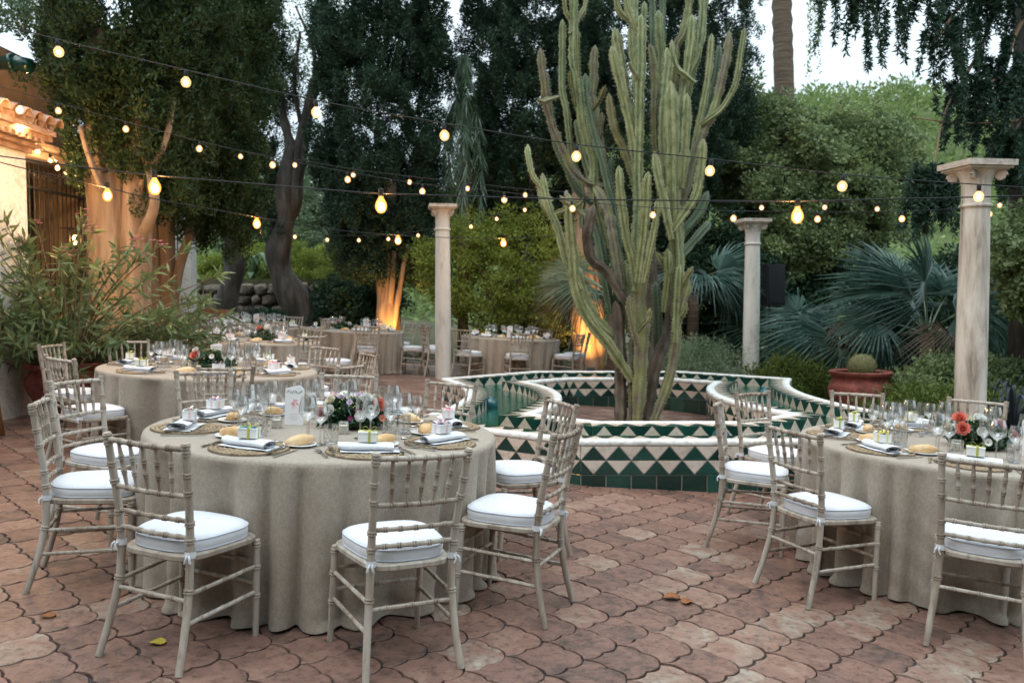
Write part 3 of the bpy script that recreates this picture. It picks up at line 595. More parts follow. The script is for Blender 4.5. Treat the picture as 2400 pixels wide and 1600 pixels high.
# ================================================================== VEGETATION
R = np.random.default_rng(7)
def leaves(P, D, Ln, Wd, m, name, tint=None, fold=0.0):
    """one mesh of many diamond leaves: base P, direction D, length Ln, half width Wd"""
    n = len(P); P = np.asarray(P); D = nrm(D); Ln = np.broadcast_to(Ln, n)[:, None]; Wd = np.broadcast_to(Wd, n)[:, None]
    S = nrm(np.cross(D, R.normal(size=(n, 3)))) * Wd; N = np.cross(D, nrm(S)) * Ln * fold
    V = np.stack([P, P + D * Ln * .45 + S + N, P + D * Ln, P + D * Ln * .45 - S + N], 1).reshape(-1, 3)
    F = np.arange(n * 4).reshape(-1, 4); return mk_mesh(name, V, F, M[m], False, R.random(n) if tint is None else tint)
def blades(P, D, Ln, Wd, m, name, tint):
    """one mesh of many narrow three-cornered sprigs"""
    n = len(P); D = nrm(D); Ln = Ln[:, None]; S = nrm(np.cross(D, R.normal(size=(n, 3)))) * Wd[:, None]
    V = np.stack([P - S, P + S, P + D * Ln], 1).reshape(-1, 3); return mk_mesh(name, V, np.arange(n * 3).reshape(-1, 3), M[m], False, tint)
def ball(n): 
    v = nrm(R.normal(size=(n, 3))); return v * R.random((n, 1)) ** (1 / 3)
def clumps(C, size, per, up=.4, outc=None, ln=(.06, .12), wd=(.012, .02), tj=.25, rand_dir=.6):
    """leaves gathered in clumps at centres C"""
    n = len(C); k = per; cc = np.repeat(C, k, 0); off = ball(n * k) * np.asarray(size); P = cc + off
    o = off / np.asarray(size) if outc is None else nrm(P - np.repeat(outc, k, 0) if np.ndim(outc) > 1 else P - outc)
    D = nrm(o) * .7 + np.array([0, 0, 1.]) * up + R.normal(size=P.shape) * rand_dir
    t = np.clip(np.repeat(R.random(n), k) * .6 + R.random(n * k) * .4 + tj * 0, 0, 1)
    return P, D, R.uniform(*ln, n * k), R.uniform(*wd, n * k), t
def trunk_mesh(name, P, r0, r1, m, n=12, wob=.12, flute=0, k=6):
    Q = curve_pts(P, k); t = np.linspace(0, 1, len(Q)); rr = r0 + (r1 - r0) * t; rr = rr * (1 + wob * np.sin(t * 23 + R.random() * 6) * .5) ; rr[0] *= 1.18
    prof = [1 + flute * (R.random() - .5) * 2 for _ in range(n)]
    b_ = MB(); b_.tube(Q, rr, n, prof=prof, twist=.02); return b_.mesh(name, M[m], True)
def cypress(x, y, zb, crown0, top, rad, label, m='cyp', trunks=None, nc=1500, per=92, zmax=9.5, squash=1.0, lean=0., name='cypress_tree', prof=None, bark='bark', group='tall evergreen trees round the patio'):
    t = thing(name, label, 'tree', None, group)
    for k, (P, r0, r1) in enumerate(trunks or [([(x, y, zb), (x + .05, y, (zb + crown0) / 2), (x, y, crown0 + 2.5)], .22, .15)]): ob('trunk', trunk_mesh('trunk', P, r0, r1, bark, 14, .1, .14), t)
    # crown: flame-like tufts packed over an uneven column
    zz = crown0 + (min(top, zmax) - crown0) * R.random(nc) ** 1.12; u = (zz - crown0) / (top - crown0); th = R.random(nc) * 2 * PI
    pr = prof if prof is not None else (lambda u: np.clip(np.minimum(.55 + u * 2.2, 1.) * np.clip((1 - u) * 1.9, 0, 1) ** .5, .02, 1))
    lump = 1 + .13 * np.sin(th * 3 + zz * 1.3) + .10 * np.sin(th * 5 - zz * 2.1 + 1) + .06 * np.sin(zz * 5 + th)
    rr = rad * pr(u) * lump * (.55 + .35 * R.random(nc) ** .5)
    C = np.c_[x + lean * (zz - crown0) + rr * np.cos(th), y + rr * np.sin(th) * squash, zz]
    # gather the sprigs into rounded boughs with gaps between
    nb = max(20, nc // 13); C0 = C; bc_ = C[:nb]; br = R.uniform(.24, .44, nb); k_ = R.integers(0, nb, nc); v_ = nrm(R.normal(size=(nc, 3)) + [0, 0, .35]); C = bc_[k_] + v_ * (br[k_] * R.uniform(.6, 1.0, nc))[:, None] * [1, 1, 1.15]; C[:, 2] = np.maximum(C[:, 2], crown0 - .3); k3 = int(nc * .3); C[:k3] = C0[-k3:]; zz = C[:, 2]
    ax = np.c_[np.full(nc, x) + lean * (zz - crown0), np.full(nc, y), zz - .25]
    P, D, Ln, Wd, tt = clumps(C, (.125, .125, .2), per, up=.7, outc=ax, ln=(.045, .10), wd=(.011, .020), rand_dir=.95)
    ob('crown', blades(P, D, Ln, Wd, m, 'crown', tt), t); return t
def uprights(x, y, z0, z1, n, spread, r, lean=.3):
    return [([(x + R.normal() * spread * .3, y + R.normal() * spread * .2, z0), (x + R.normal() * spread * .6, y, z0 + (z1 - z0) * .45), (x + R.normal() * spread * 1.6, y + R.normal() * spread * .5, z1)], r * R.uniform(.6, 1), r * .4) for _ in range(n)]

# -- the big evergreens
gL = .27
cypress(-5.02, 11.7, gL, 2.95, 13, 1.32, 'broad old cypress with thick pale fluted trunk lit warm, beside the oleander', 'cyp',
        trunks=[([(-5.28, 11.4, gL), (-5.2, 11.4, 1.6), (-5.25, 11.4, 3.0), (-5.3, 11.5, 5)], .36, .24), ([(-4.86, 11.35, gL), (-4.92, 11.3, 1.5), (-4.86, 11.3, 3.2), (-4.8, 11.4, 5)], .22, .16),
                ([(-4.85, 11.2, 2.2), (-4.55, 11.1, 2.7), (-4.62, 11.1, 3.2), (-4.75, 11.1, 3.9)], .07, .05), ([(-4.8, 11.2, 2.9), (-4.4, 11.1, 3.5), (-4.3, 11.2, 4.1)], .05, .03), ([(-5.2, 11.1, 2.9), (-5.3, 11.0, 3.25), (-5.42, 11.0, 3.7)], .04, .03)], nc=1900, zmax=8.2, prof=lambda u: np.clip(np.minimum(.42 + u * 3.0, 1.) * np.clip((1 - u) * 1.9, 0, 1) ** .5, .02, 1))
cypress(-4.72, 13.9, gL, 2.5, 13, .92, 'dark spreading cypress with several slanting stems between the iron gate and the thick lit trunk', 'cyp',
        trunks=[([(-5.62, 13.6, gL), (-5.66, 13.6, 1.5), (-5.6, 13.6, 3.2), (-5.0, 13.7, 4.5)], .17, .13), ([(-5.4, 13.7, gL), (-5.42, 13.7, 1.5), (-5.38, 13.7, 3.2), (-4.6, 13.8, 4.6)], .16, .13), ([(-5.38, 13.6, 1.2), (-5.2, 13.6, 2.0), (-5.05, 13.6, 2.45), (-4.88, 13.6, 2.9), (-4.5, 13.8, 3.4)], .08, .06)], nc=1500, zmax=9)
cypress(-5.9, 20.2, .6, 3.1, 13, .85, 'evergreen with a leaning grey bulging trunk before the dry stone wall', 'cyp_dark',
        trunks=[([(-6.72, 20, .5), (-6.62, 20, 1.4), (-6.42, 20, 2.2), (-6.5, 20, 2.6), (-6.3, 20, 3.4), (-6.0, 20, 5)], .26, .2)], nc=750, zmax=9.5, bark='bark_dark')
cypress(-2.74, 18.8, .35, 2.0, 14, 1.46, 'dense dark cypress column with its short trunk glowing orange from below', 'cyp_dark',
        trunks=[([(-2.62, 18.4, .0), (-2.6, 18.4, 1.2), (-2.65, 18.5, 2.2), (-2.6, 18.6, 4)], .27, .18), ([(-2.5, 18.3, .7), (-2.35, 18.2, 1.5), (-2.15, 18.2, 2.6)], .08, .05), ([(-2.6, 18.3, .9), (-2.48, 18.2, 1.7), (-2.42, 18.2, 2.5)], .07, .05)], nc=3000, zmax=9.8)
cypress(.62, 20.0, .1, 2.4, 15, 1.72, 'tall dark cypress behind the column and the hanging bulbs', 'cyp_dark', nc=3100, zmax=10.2)
cypress(3.1, 19.2, .0, 2.5, 15, 2.2, 'massive dark cypress behind the giant cactus with trunk lit orange by a floodlight', 'cyp_dark',
        trunks=[([(1.72, 18.4, -.1), (1.62, 18.4, 1.0), (1.5, 18.4, 2.4), (1.6, 18.5, 4)], .34, .2), ([(1.95, 18.3, -.1), (1.95, 18.3, 1.1), (1.75, 18.3, 2.6)], .15, .1), ([(1.75, 18.2, .5), (1.82, 18.2, 1.6), (1.6, 18.2, 2.8)], .09, .06)], nc=3400, zmax=10.2)

# -- dark twisted carob whose limb arches against the sky
ct = thing('carob_tree', 'dark twisted tree trunk forking and arching to the sky between two cypresses', 'tree')
for P, r0, r1 in [([(-4.65, 20, .4), (-4.78, 20, 1.1), (-5.2, 20, 1.9), (-5.35, 20, 2.5), (-5.18, 20, 3.3), (-5.2, 20, 4.1), (-5.0, 20, 5.0)], .36, .17), ([(-5.2, 20, 3.2), (-4.98, 20, 3.8), (-4.9, 20, 4.4), (-4.75, 20, 5.3), (-4.5, 20, 6.3), (-4.2, 20, 6.9), (-3.8, 20, 7.3), (-3.3, 20, 7.6)], .17, .10),
                  ([(-5.0, 20, 4.8), (-5.2, 20, 5.6), (-5.3, 20, 6.6)], .12, .06), ([(-4.75, 20, 5.3), (-4.95, 20, 6.4), (-4.8, 20, 7.6)], .06, .03), ([(-4.5, 20, 6.3), (-4.5, 20, 7.2), (-4.9, 20, 8.2)], .05, .02)]: ob('trunk', trunk_mesh('trunk', P, r0, r1, 'bark_dark', 14, .25, .2), ct)
C = np.c_[R.normal(-4.6, .55, 200), R.normal(20.5, .5, 200), R.uniform(6.0, 9.0, 200)]; P, D, Ln, Wd, tt = clumps(C, (.2, .2, .16), 24, up=.1, ln=(.05, .1), wd=(.015, .025)); ob('crown', leaves(P, D, Ln, Wd, 'greyleaf', 'crown', tt), ct)

def bush_tree(name, label, cat, c, rad, nc, per, m, trunks=(), ln=(.06, .1), wd=(.02, .032), size=(.2, .2, .15), up=.1, bark='twig', shell=.5, group=None, zmin=None, parts=('trunk', 'crown')):
    t = thing(name, label, cat, None, group)
    for P, r0, r1 in trunks: ob(parts[0], trunk_mesh('trunk', P, r0, r1, bark, 10, .15, .15), t)
    v = nrm(R.normal(size=(nc, 3))); lump = 1 + .16 * np.sin(v[:, 0] * 7 + v[:, 2] * 5) + .12 * np.sin(v[:, 1] * 9 - v[:, 2] * 6 + 2)
    C = np.array(c) + v * np.array(rad) * (lump * (shell + (1 - shell) * R.random(nc) ** .5))[:, None]
    if zmin is not None: C[:, 2] = np.maximum(C[:, 2], zmin + .1 * R.random(nc))
    P, D, Ln, Wd, tt = clumps(C, size, per, up=up, ln=ln, wd=wd, rand_dir=.8); ob(parts[1], leaves(P, D, Ln, Wd, m, 'crown', tt, .12), t); return t
# -- leafy citrus-like tree at the right
bush_tree('citrus_tree', 'round leafy broadleaf tree with forked slim trunk behind the loudspeaker', 'tree', (6.95, 20, 4.05), (2.25, 1.7, 1.8), 1300, 70, 'citrus',
          [([(6.62, 19.6, -.3), (6.66, 19.6, .8), (6.75, 19.6, 1.5), (7.05, 19.7, 2.8), (7.2, 19.8, 4.5)], .16, .08), ([(6.72, 19.6, 1.3), (6.3, 19.6, 2.1), (6.0, 19.6, 3.2)], .10, .06)], ln=(.07, .13), wd=(.022, .038), bark='bark_dark')
bush_tree('citrus_tree', 'leafy shoots of the broadleaf tree reaching up beside the cactus against the sky', 'tree', (5.35, 20.3, 5.3), (1.05, .8, 1.35), 330, 60, 'citrus', ln=(.07, .13), wd=(.022, .038))
bush_tree('citrus_tree', 'lower leafy bough hanging round the brightest bulb', 'tree', (6.3, 19.0, 2.75), (1.25, .8, .75), 330, 70, 'citrus', ln=(.07, .12), wd=(.022, .036))
# -- yellow-green thin-stemmed shrub trees behind the centre column
bush_tree('acacia_shrub', 'airy yellow-green shrub tree with thin stems between the two glowing trunks', 'shrub', (-.35, 17.6, 2.0), (1.6, .8, 1.3), 360, 60, 'yellowleaf',
          [([(-.1, 17.6, -.1), (-.2, 17.6, 1.0), (-.7, 17.6, 2.4)], .05, .02), ([(-.05, 17.6, -.1), (.1, 17.6, 1.0), (.4, 17.6, 2.6)], .05, .02), ([(-.15, 17.6, -.1), (-.15, 17.6, 1.2), (.0, 17.6, 2.8)], .04, .02), ([(-.3, 17.6, .1), (-.9, 17.6, .9), (-1.3, 17.6, 1.6)], .03, .015)], ln=(.05, .1), wd=(.014, .024), size=(.22, .2, .12))
bush_tree('acacia_shrub', 'yellow-green foliage rising behind the capital of the slender column', 'shrub', (-.7, 21, 3.4), (1.2, .8, 1.3), 330, 60, 'yellowleaf', ln=(.06, .12), wd=(.016, .028))
bush_tree('dark_shrub', 'dark leafy shrub mass behind the far table with the floodlit cypress beside it', 'shrub', (.9, 19.0, 1.2), (1.3, .7, 1.1), 330, 60, 'citrus', ln=(.06, .1), wd=(.02, .03), zmin=.0)
bush_tree('dark_shrub', 'dark green shrub bank behind the glasses of the far table left of the glowing trunk', 'shrub', (-3.75, 20.5, 1.2), (1.15, .9, .7), 300, 60, 'darkleaf', ln=(.07, .13), wd=(.022, .036), zmin=.4)
bush_tree('dark_shrub', 'dark ground shrubs at the foot of the dry stone wall', 'shrub', (-5.9, 21.8, .75), (1.3, .6, .3), 260, 50, 'darkleaf', ln=(.1, .18), wd=(.016, .026), zmin=.5, up=.8)
bush_tree('yellow_shrub', 'bright yellow-green bushes beyond the dry stone wall', 'shrub', (-6.9, 25.5, 2.2), (2.4, .9, .85), 520, 60, 'yellowleaf', ln=(.07, .13), wd=(.015, .025), up=.5)
bush_tree('yellow_shrub', 'yellow-green bush lit beside the twisted trunk', 'shrub', (-4.05, 22.0, 1.8), (.75, .6, .75), 200, 60, 'yellowleaf', ln=(.06, .11), wd=(.014, .024), up=.5)
bush_tree('olive_tree', 'grey-green olive crowns behind the bushes on the slope', 'tree', (-8.2, 31, 4.3), (3.2, 1.5, 2.1), 700, 60, 'greyleaf', ln=(.09, .16), wd=(.02, .035))
bush_tree('olive_tree', 'grey-green olive crown seen past the twisted trunk', 'tree', (-4.6, 31, 3.6), (2.4, 1.5, 2.0), 520, 60, 'greyleaf', ln=(.09, .16), wd=(.02, .035))
bush_tree('grey_shrub', 'silvery fine-leaved shrub behind the fountain beside the cactus', 'shrub', (3.15, 15.3, .25), (.95, .5, .5), 300, 60, 'greyleaf', ln=(.04, .09), wd=(.004, .008), zmin=-.15)
bush_tree('groundcover_bush', 'low yellow-green shrub between the speaker stand and the red bowl', 'shrub', (5.2, 14.6, .05), (1.0, .7, .42), 330, 60, 'groundcover', ln=(.05, .1), wd=(.008, .014), zmin=-.25, up=.7)
bush_tree('groundcover_bush', 'low green shrub beside the red bowl and the streaked column', 'shrub', (5.55, 11.0, -.05), (.75, .8, .35), 300, 60, 'groundcover', ln=(.05, .09), wd=(.012, .02), zmin=-.3, up=.5)
bush_tree('groundcover_bush', 'glossy green leafy bush behind the bowl under the fan palms', 'shrub', (6.6, 12.4, .15), (.9, .6, .45), 260, 60, 'citrus', ln=(.05, .09), wd=(.018, .028), zmin=-.3, up=.4)
bush_tree('leafy_shrub', 'fresh green leafy shrub climbing at the picture edge beside the streaked column', 'shrub', (7.35, 11.4, 1.95), (.85, .6, .85), 300, 60, 'citrus', ln=(.06, .1), wd=(.022, .034))
bush_tree('dark_shrub', 'dark green undergrowth behind the fan palms', 'shrub', (8.6, 19, 1.0), (3.0, .8, 1.5), 520, 60, 'darkleaf', ln=(.1, .18), wd=(.02, .035), zmin=-.4)
bush_tree('dark_shrub', 'dark green leaves behind the cactus between the cypress trunk and the column', 'shrub', (3.9, 18.2, 1.5), (1.6, .6, 1.7), 420, 60, 'darkleaf', ln=(.09, .16), wd=(.02, .035), zmin=-.3)
# leaves at the top corner by the stucco wall
bush_tree('olive_tree', 'pale leafy crown over the stucco house roof against the sky', 'tree', (-9.4, 15, 7.0), (1.6, 1, 1.0), 160, 40, 'greyleaf', ln=(.07, .12), wd=(.02, .03))
# -- wooded hillside: reads as one mass
n = 2300; hx_ = R.uniform(-60, 62, n); hy_ = 36 + 44 * R.random(n) ** .8; keep = np.abs(hx_) < hy_ * .8; hx_, hy_ = hx_[keep], hy_[keep]; n = len(hx_)
Cc = np.c_[hx_, hy_, hill_h(hx_, hy_) + R.uniform(.2, 1.6, n)]; per = 62
off = ball(n * per) * np.array([1.3, 1.3, .9]); P = np.repeat(Cc, per, 0) + off; D = nrm(off) + np.array([0, -.1, .6]) + R.normal(size=P.shape) * .4
ob('hill_woodland', leaves(P, D, R.uniform(.22, .5, n * per), R.uniform(.06, .13, n * per), 'pine', 'hill_woodland', np.clip(np.repeat(R.random(n), per) * .7 + R.random(n * per) * .3, 0, 1)), None, None, 'pale green pine woodland covering the hillside behind the garden', 'woodland', None, 'stuff')

# -- oleander in its big clay pot
ol = thing('oleander', 'big oleander bush with narrow leaves and a few pink blooms overhanging the chairs', 'shrub')
PB = np.array([-4.72, 9.15, .74]); stems = []; lp, ld_, lt_ = [], [], []
b_ = MB()
for k in range(165):
    a = R.uniform(0, 2 * PI); out_ = R.uniform(.15, 1.6) ** .9; h = R.uniform(.3, 1.75) * (1.05 - .18 * out_)
    if k % 4 == 0: out_ = R.uniform(.9, 1.7); h = R.uniform(.05, .8)
    if k % 9 == 0: a = R.uniform(-.35, .1); out_ = R.uniform(1.2, 1.65); h = R.uniform(.15, .8)
    if k % 5 == 1: a = R.uniform(2.6, 4.0)
    d = np.array([math.cos(a), math.sin(a) * .75, 0]); base = PB + d * .15
    Q = curve_pts([base, base + d * out_ * .35 + [0, 0, h * .55], base + d * out_ + [0, 0, h]], 7); b_.tube(Q, np.linspace(.012, .004, len(Q)), 5)
    nl = int(22 + 26 * R.random()); ts = .3 + .7 * R.random(nl) ** .75; ts[-6:] = 1.0
    idx = np.clip((ts * (len(Q) - 1)).astype(int), 0, len(Q) - 2); pp = Q[idx] + (Q[idx + 1] - Q[idx]) * R.random((nl, 1)); tg = nrm(Q[idx + 1] - Q[idx])
    dd = tg * .55 + nrm(R.normal(size=(nl, 3))) * .95 + [0, 0, .1]; lp.append(pp); ld_.append(dd); lt_.append(np.clip(R.random() * .5 + R.random(nl) * .5, 0, 1)); stems.append(Q[-1])
ob('stems', b_.mesh('stems', M['twig'], True), ol)
P = np.concatenate(lp); D = nrm(np.concatenate(ld_)); n = len(P)
# narrow leaves, drooping slightly: two quads long
Ln = R.uniform(.10, .20, n)[:, None]; S = nrm(np.cross(D, R.normal(size=(n, 3)))) * R.uniform(.010, .016, n)[:, None]; dn = np.array([0, 0, -1.]) * Ln * R.uniform(.0, .22, n)[:, None]
V = np.stack([P, P + D * Ln * .3 + S, P + D * Ln * .7 + S * .8 + dn * .5, P + D * Ln + dn, P + D * Ln * .7 - S * .8 + dn * .5, P + D * Ln * .3 - S], 1).reshape(-1, 3); I = np.arange(n)[:, None] * 6
F = np.concatenate([I + [0, 1, 2, 5], ], 0); F = np.concatenate([np.c_[I, I + 1, I + 5, I + 5], ], 0)
F = np.concatenate([I + np.array([[0, 1, 5, 0]]), ], 0)
Fl = np.empty((n * 2, 4), int); Fl[0::2] = I + np.array([0, 1, 2, 5]); Fl[1::2] = I + np.array([5, 2, 3, 4])
ob('foliage', mk_mesh('foliage', V, Fl, M['oleander'], False, np.repeat(np.concatenate(lt_), 2)), ol)
fl = MB()
tops = sorted(stems, key=lambda q: -q[2])[:26]
for q in [tops[i] for i in (0, 1, 2, 4, 6, 8, 9, 12, 15, 17, 19, 21, 23, 25)] + [stems[i] for i in (7, 31, 60, 88, 120)]:
    for j in range(6):
        c = q + R.normal(size=3) * .03
        for p_ in range(5):
            a = p_ * 2 * PI / 5; d = np.array([math.cos(a), math.sin(a) * .6, .35]); s_ = np.array([-math.sin(a), math.cos(a) * .6, 0]) * .013
            fl.add([c, c + d * .024 + s_ * 1.2, c + d * .042, c + d * .024 - s_ * 1.2], [(0, 1, 2, 3)])
ob('blossom', fl.mesh('blossom', M['pinkflower']), ol)
def pot(name, label, x, y, prof, m, group=None):
    t = thing(name, label, 'pot', TR(x, y, gz(x)), group); b_ = MB(); b_.lathe(prof, 36); ob('body', b_.mesh('body', M[m], True, 50), t)
    zr = prof[-1][1] - .06; b_ = MB(); b_.lathe([(.001, zr), (prof[-1][0] * .97, zr)], 24); ob('earth', b_.mesh('earth', M['soil']), t); return t
pot('terracotta_pot', 'large round-bellied red clay pot holding the oleander behind the chairs', -4.72, 9.15, [(.001, 0), (.17, 0), (.2, .02), (.29, .14), (.37, .29), (.40, .38), (.395, .44), (.36, .49), (.35, .51), (.38, .53), (.42, .555), (.425, .59), (.39, .60), (.36, .575)], 'red_pot')
pot('bowl_planter', 'wide red clay bowl with moulded rim holding the round barrel cactus', 5.2, 12.5, [(.001, 0), (.2, 0), (.24, .03), (.36, .16), (.445, .34), (.455, .44), (.43, .52), (.39, .57), (.385, .6), (.40, .63), (.44, .66), (.445, .70), (.415, .71), (.39, .68)], 'red_pot')
bc = thing('barrel_cactus', 'round spiny barrel cactus sitting in the red clay bowl', 'cactus', TR(5.22, 12.5, gz(5.2) + .78))
nb = 22; V = []; F = []; T_ = []
for i in range(15):
    ph = PI * i / 14; 
    for k in range(nb * 4):
        a = k * 2 * PI / (nb * 4); rr = .185 * (1 + .06 * math.cos(a * nb)); V.append((rr * math.sin(ph) * math.cos(a), rr * math.sin(ph) * math.sin(a), -.175 * math.cos(ph)))
F = [(i * nb * 4 + k, i * nb * 4 + (k + 1) % (nb * 4), (i + 1) * nb * 4 + (k + 1) % (nb * 4), (i + 1) * nb * 4 + k) for i in range(14) for k in range(nb * 4)]
ob('body', mk_mesh('body', V, F, M['spines'], True, [.3] * len(F)), bc)
a = np.repeat(np.arange(nb) * 2 * PI / nb, 60); ph = R.uniform(.5, 2.7, len(a)); P = np.c_[.19 * np.sin(ph) * np.cos(a), .19 * np.sin(ph) * np.sin(a), -.175 * np.cos(ph)]; P[:, 2] *= 1
ob('spine', leaves(P, nrm(P) + R.normal(size=P.shape) * .7, .035, .0016, 'spines', 'spine', np.full(len(P), .95)), bc)

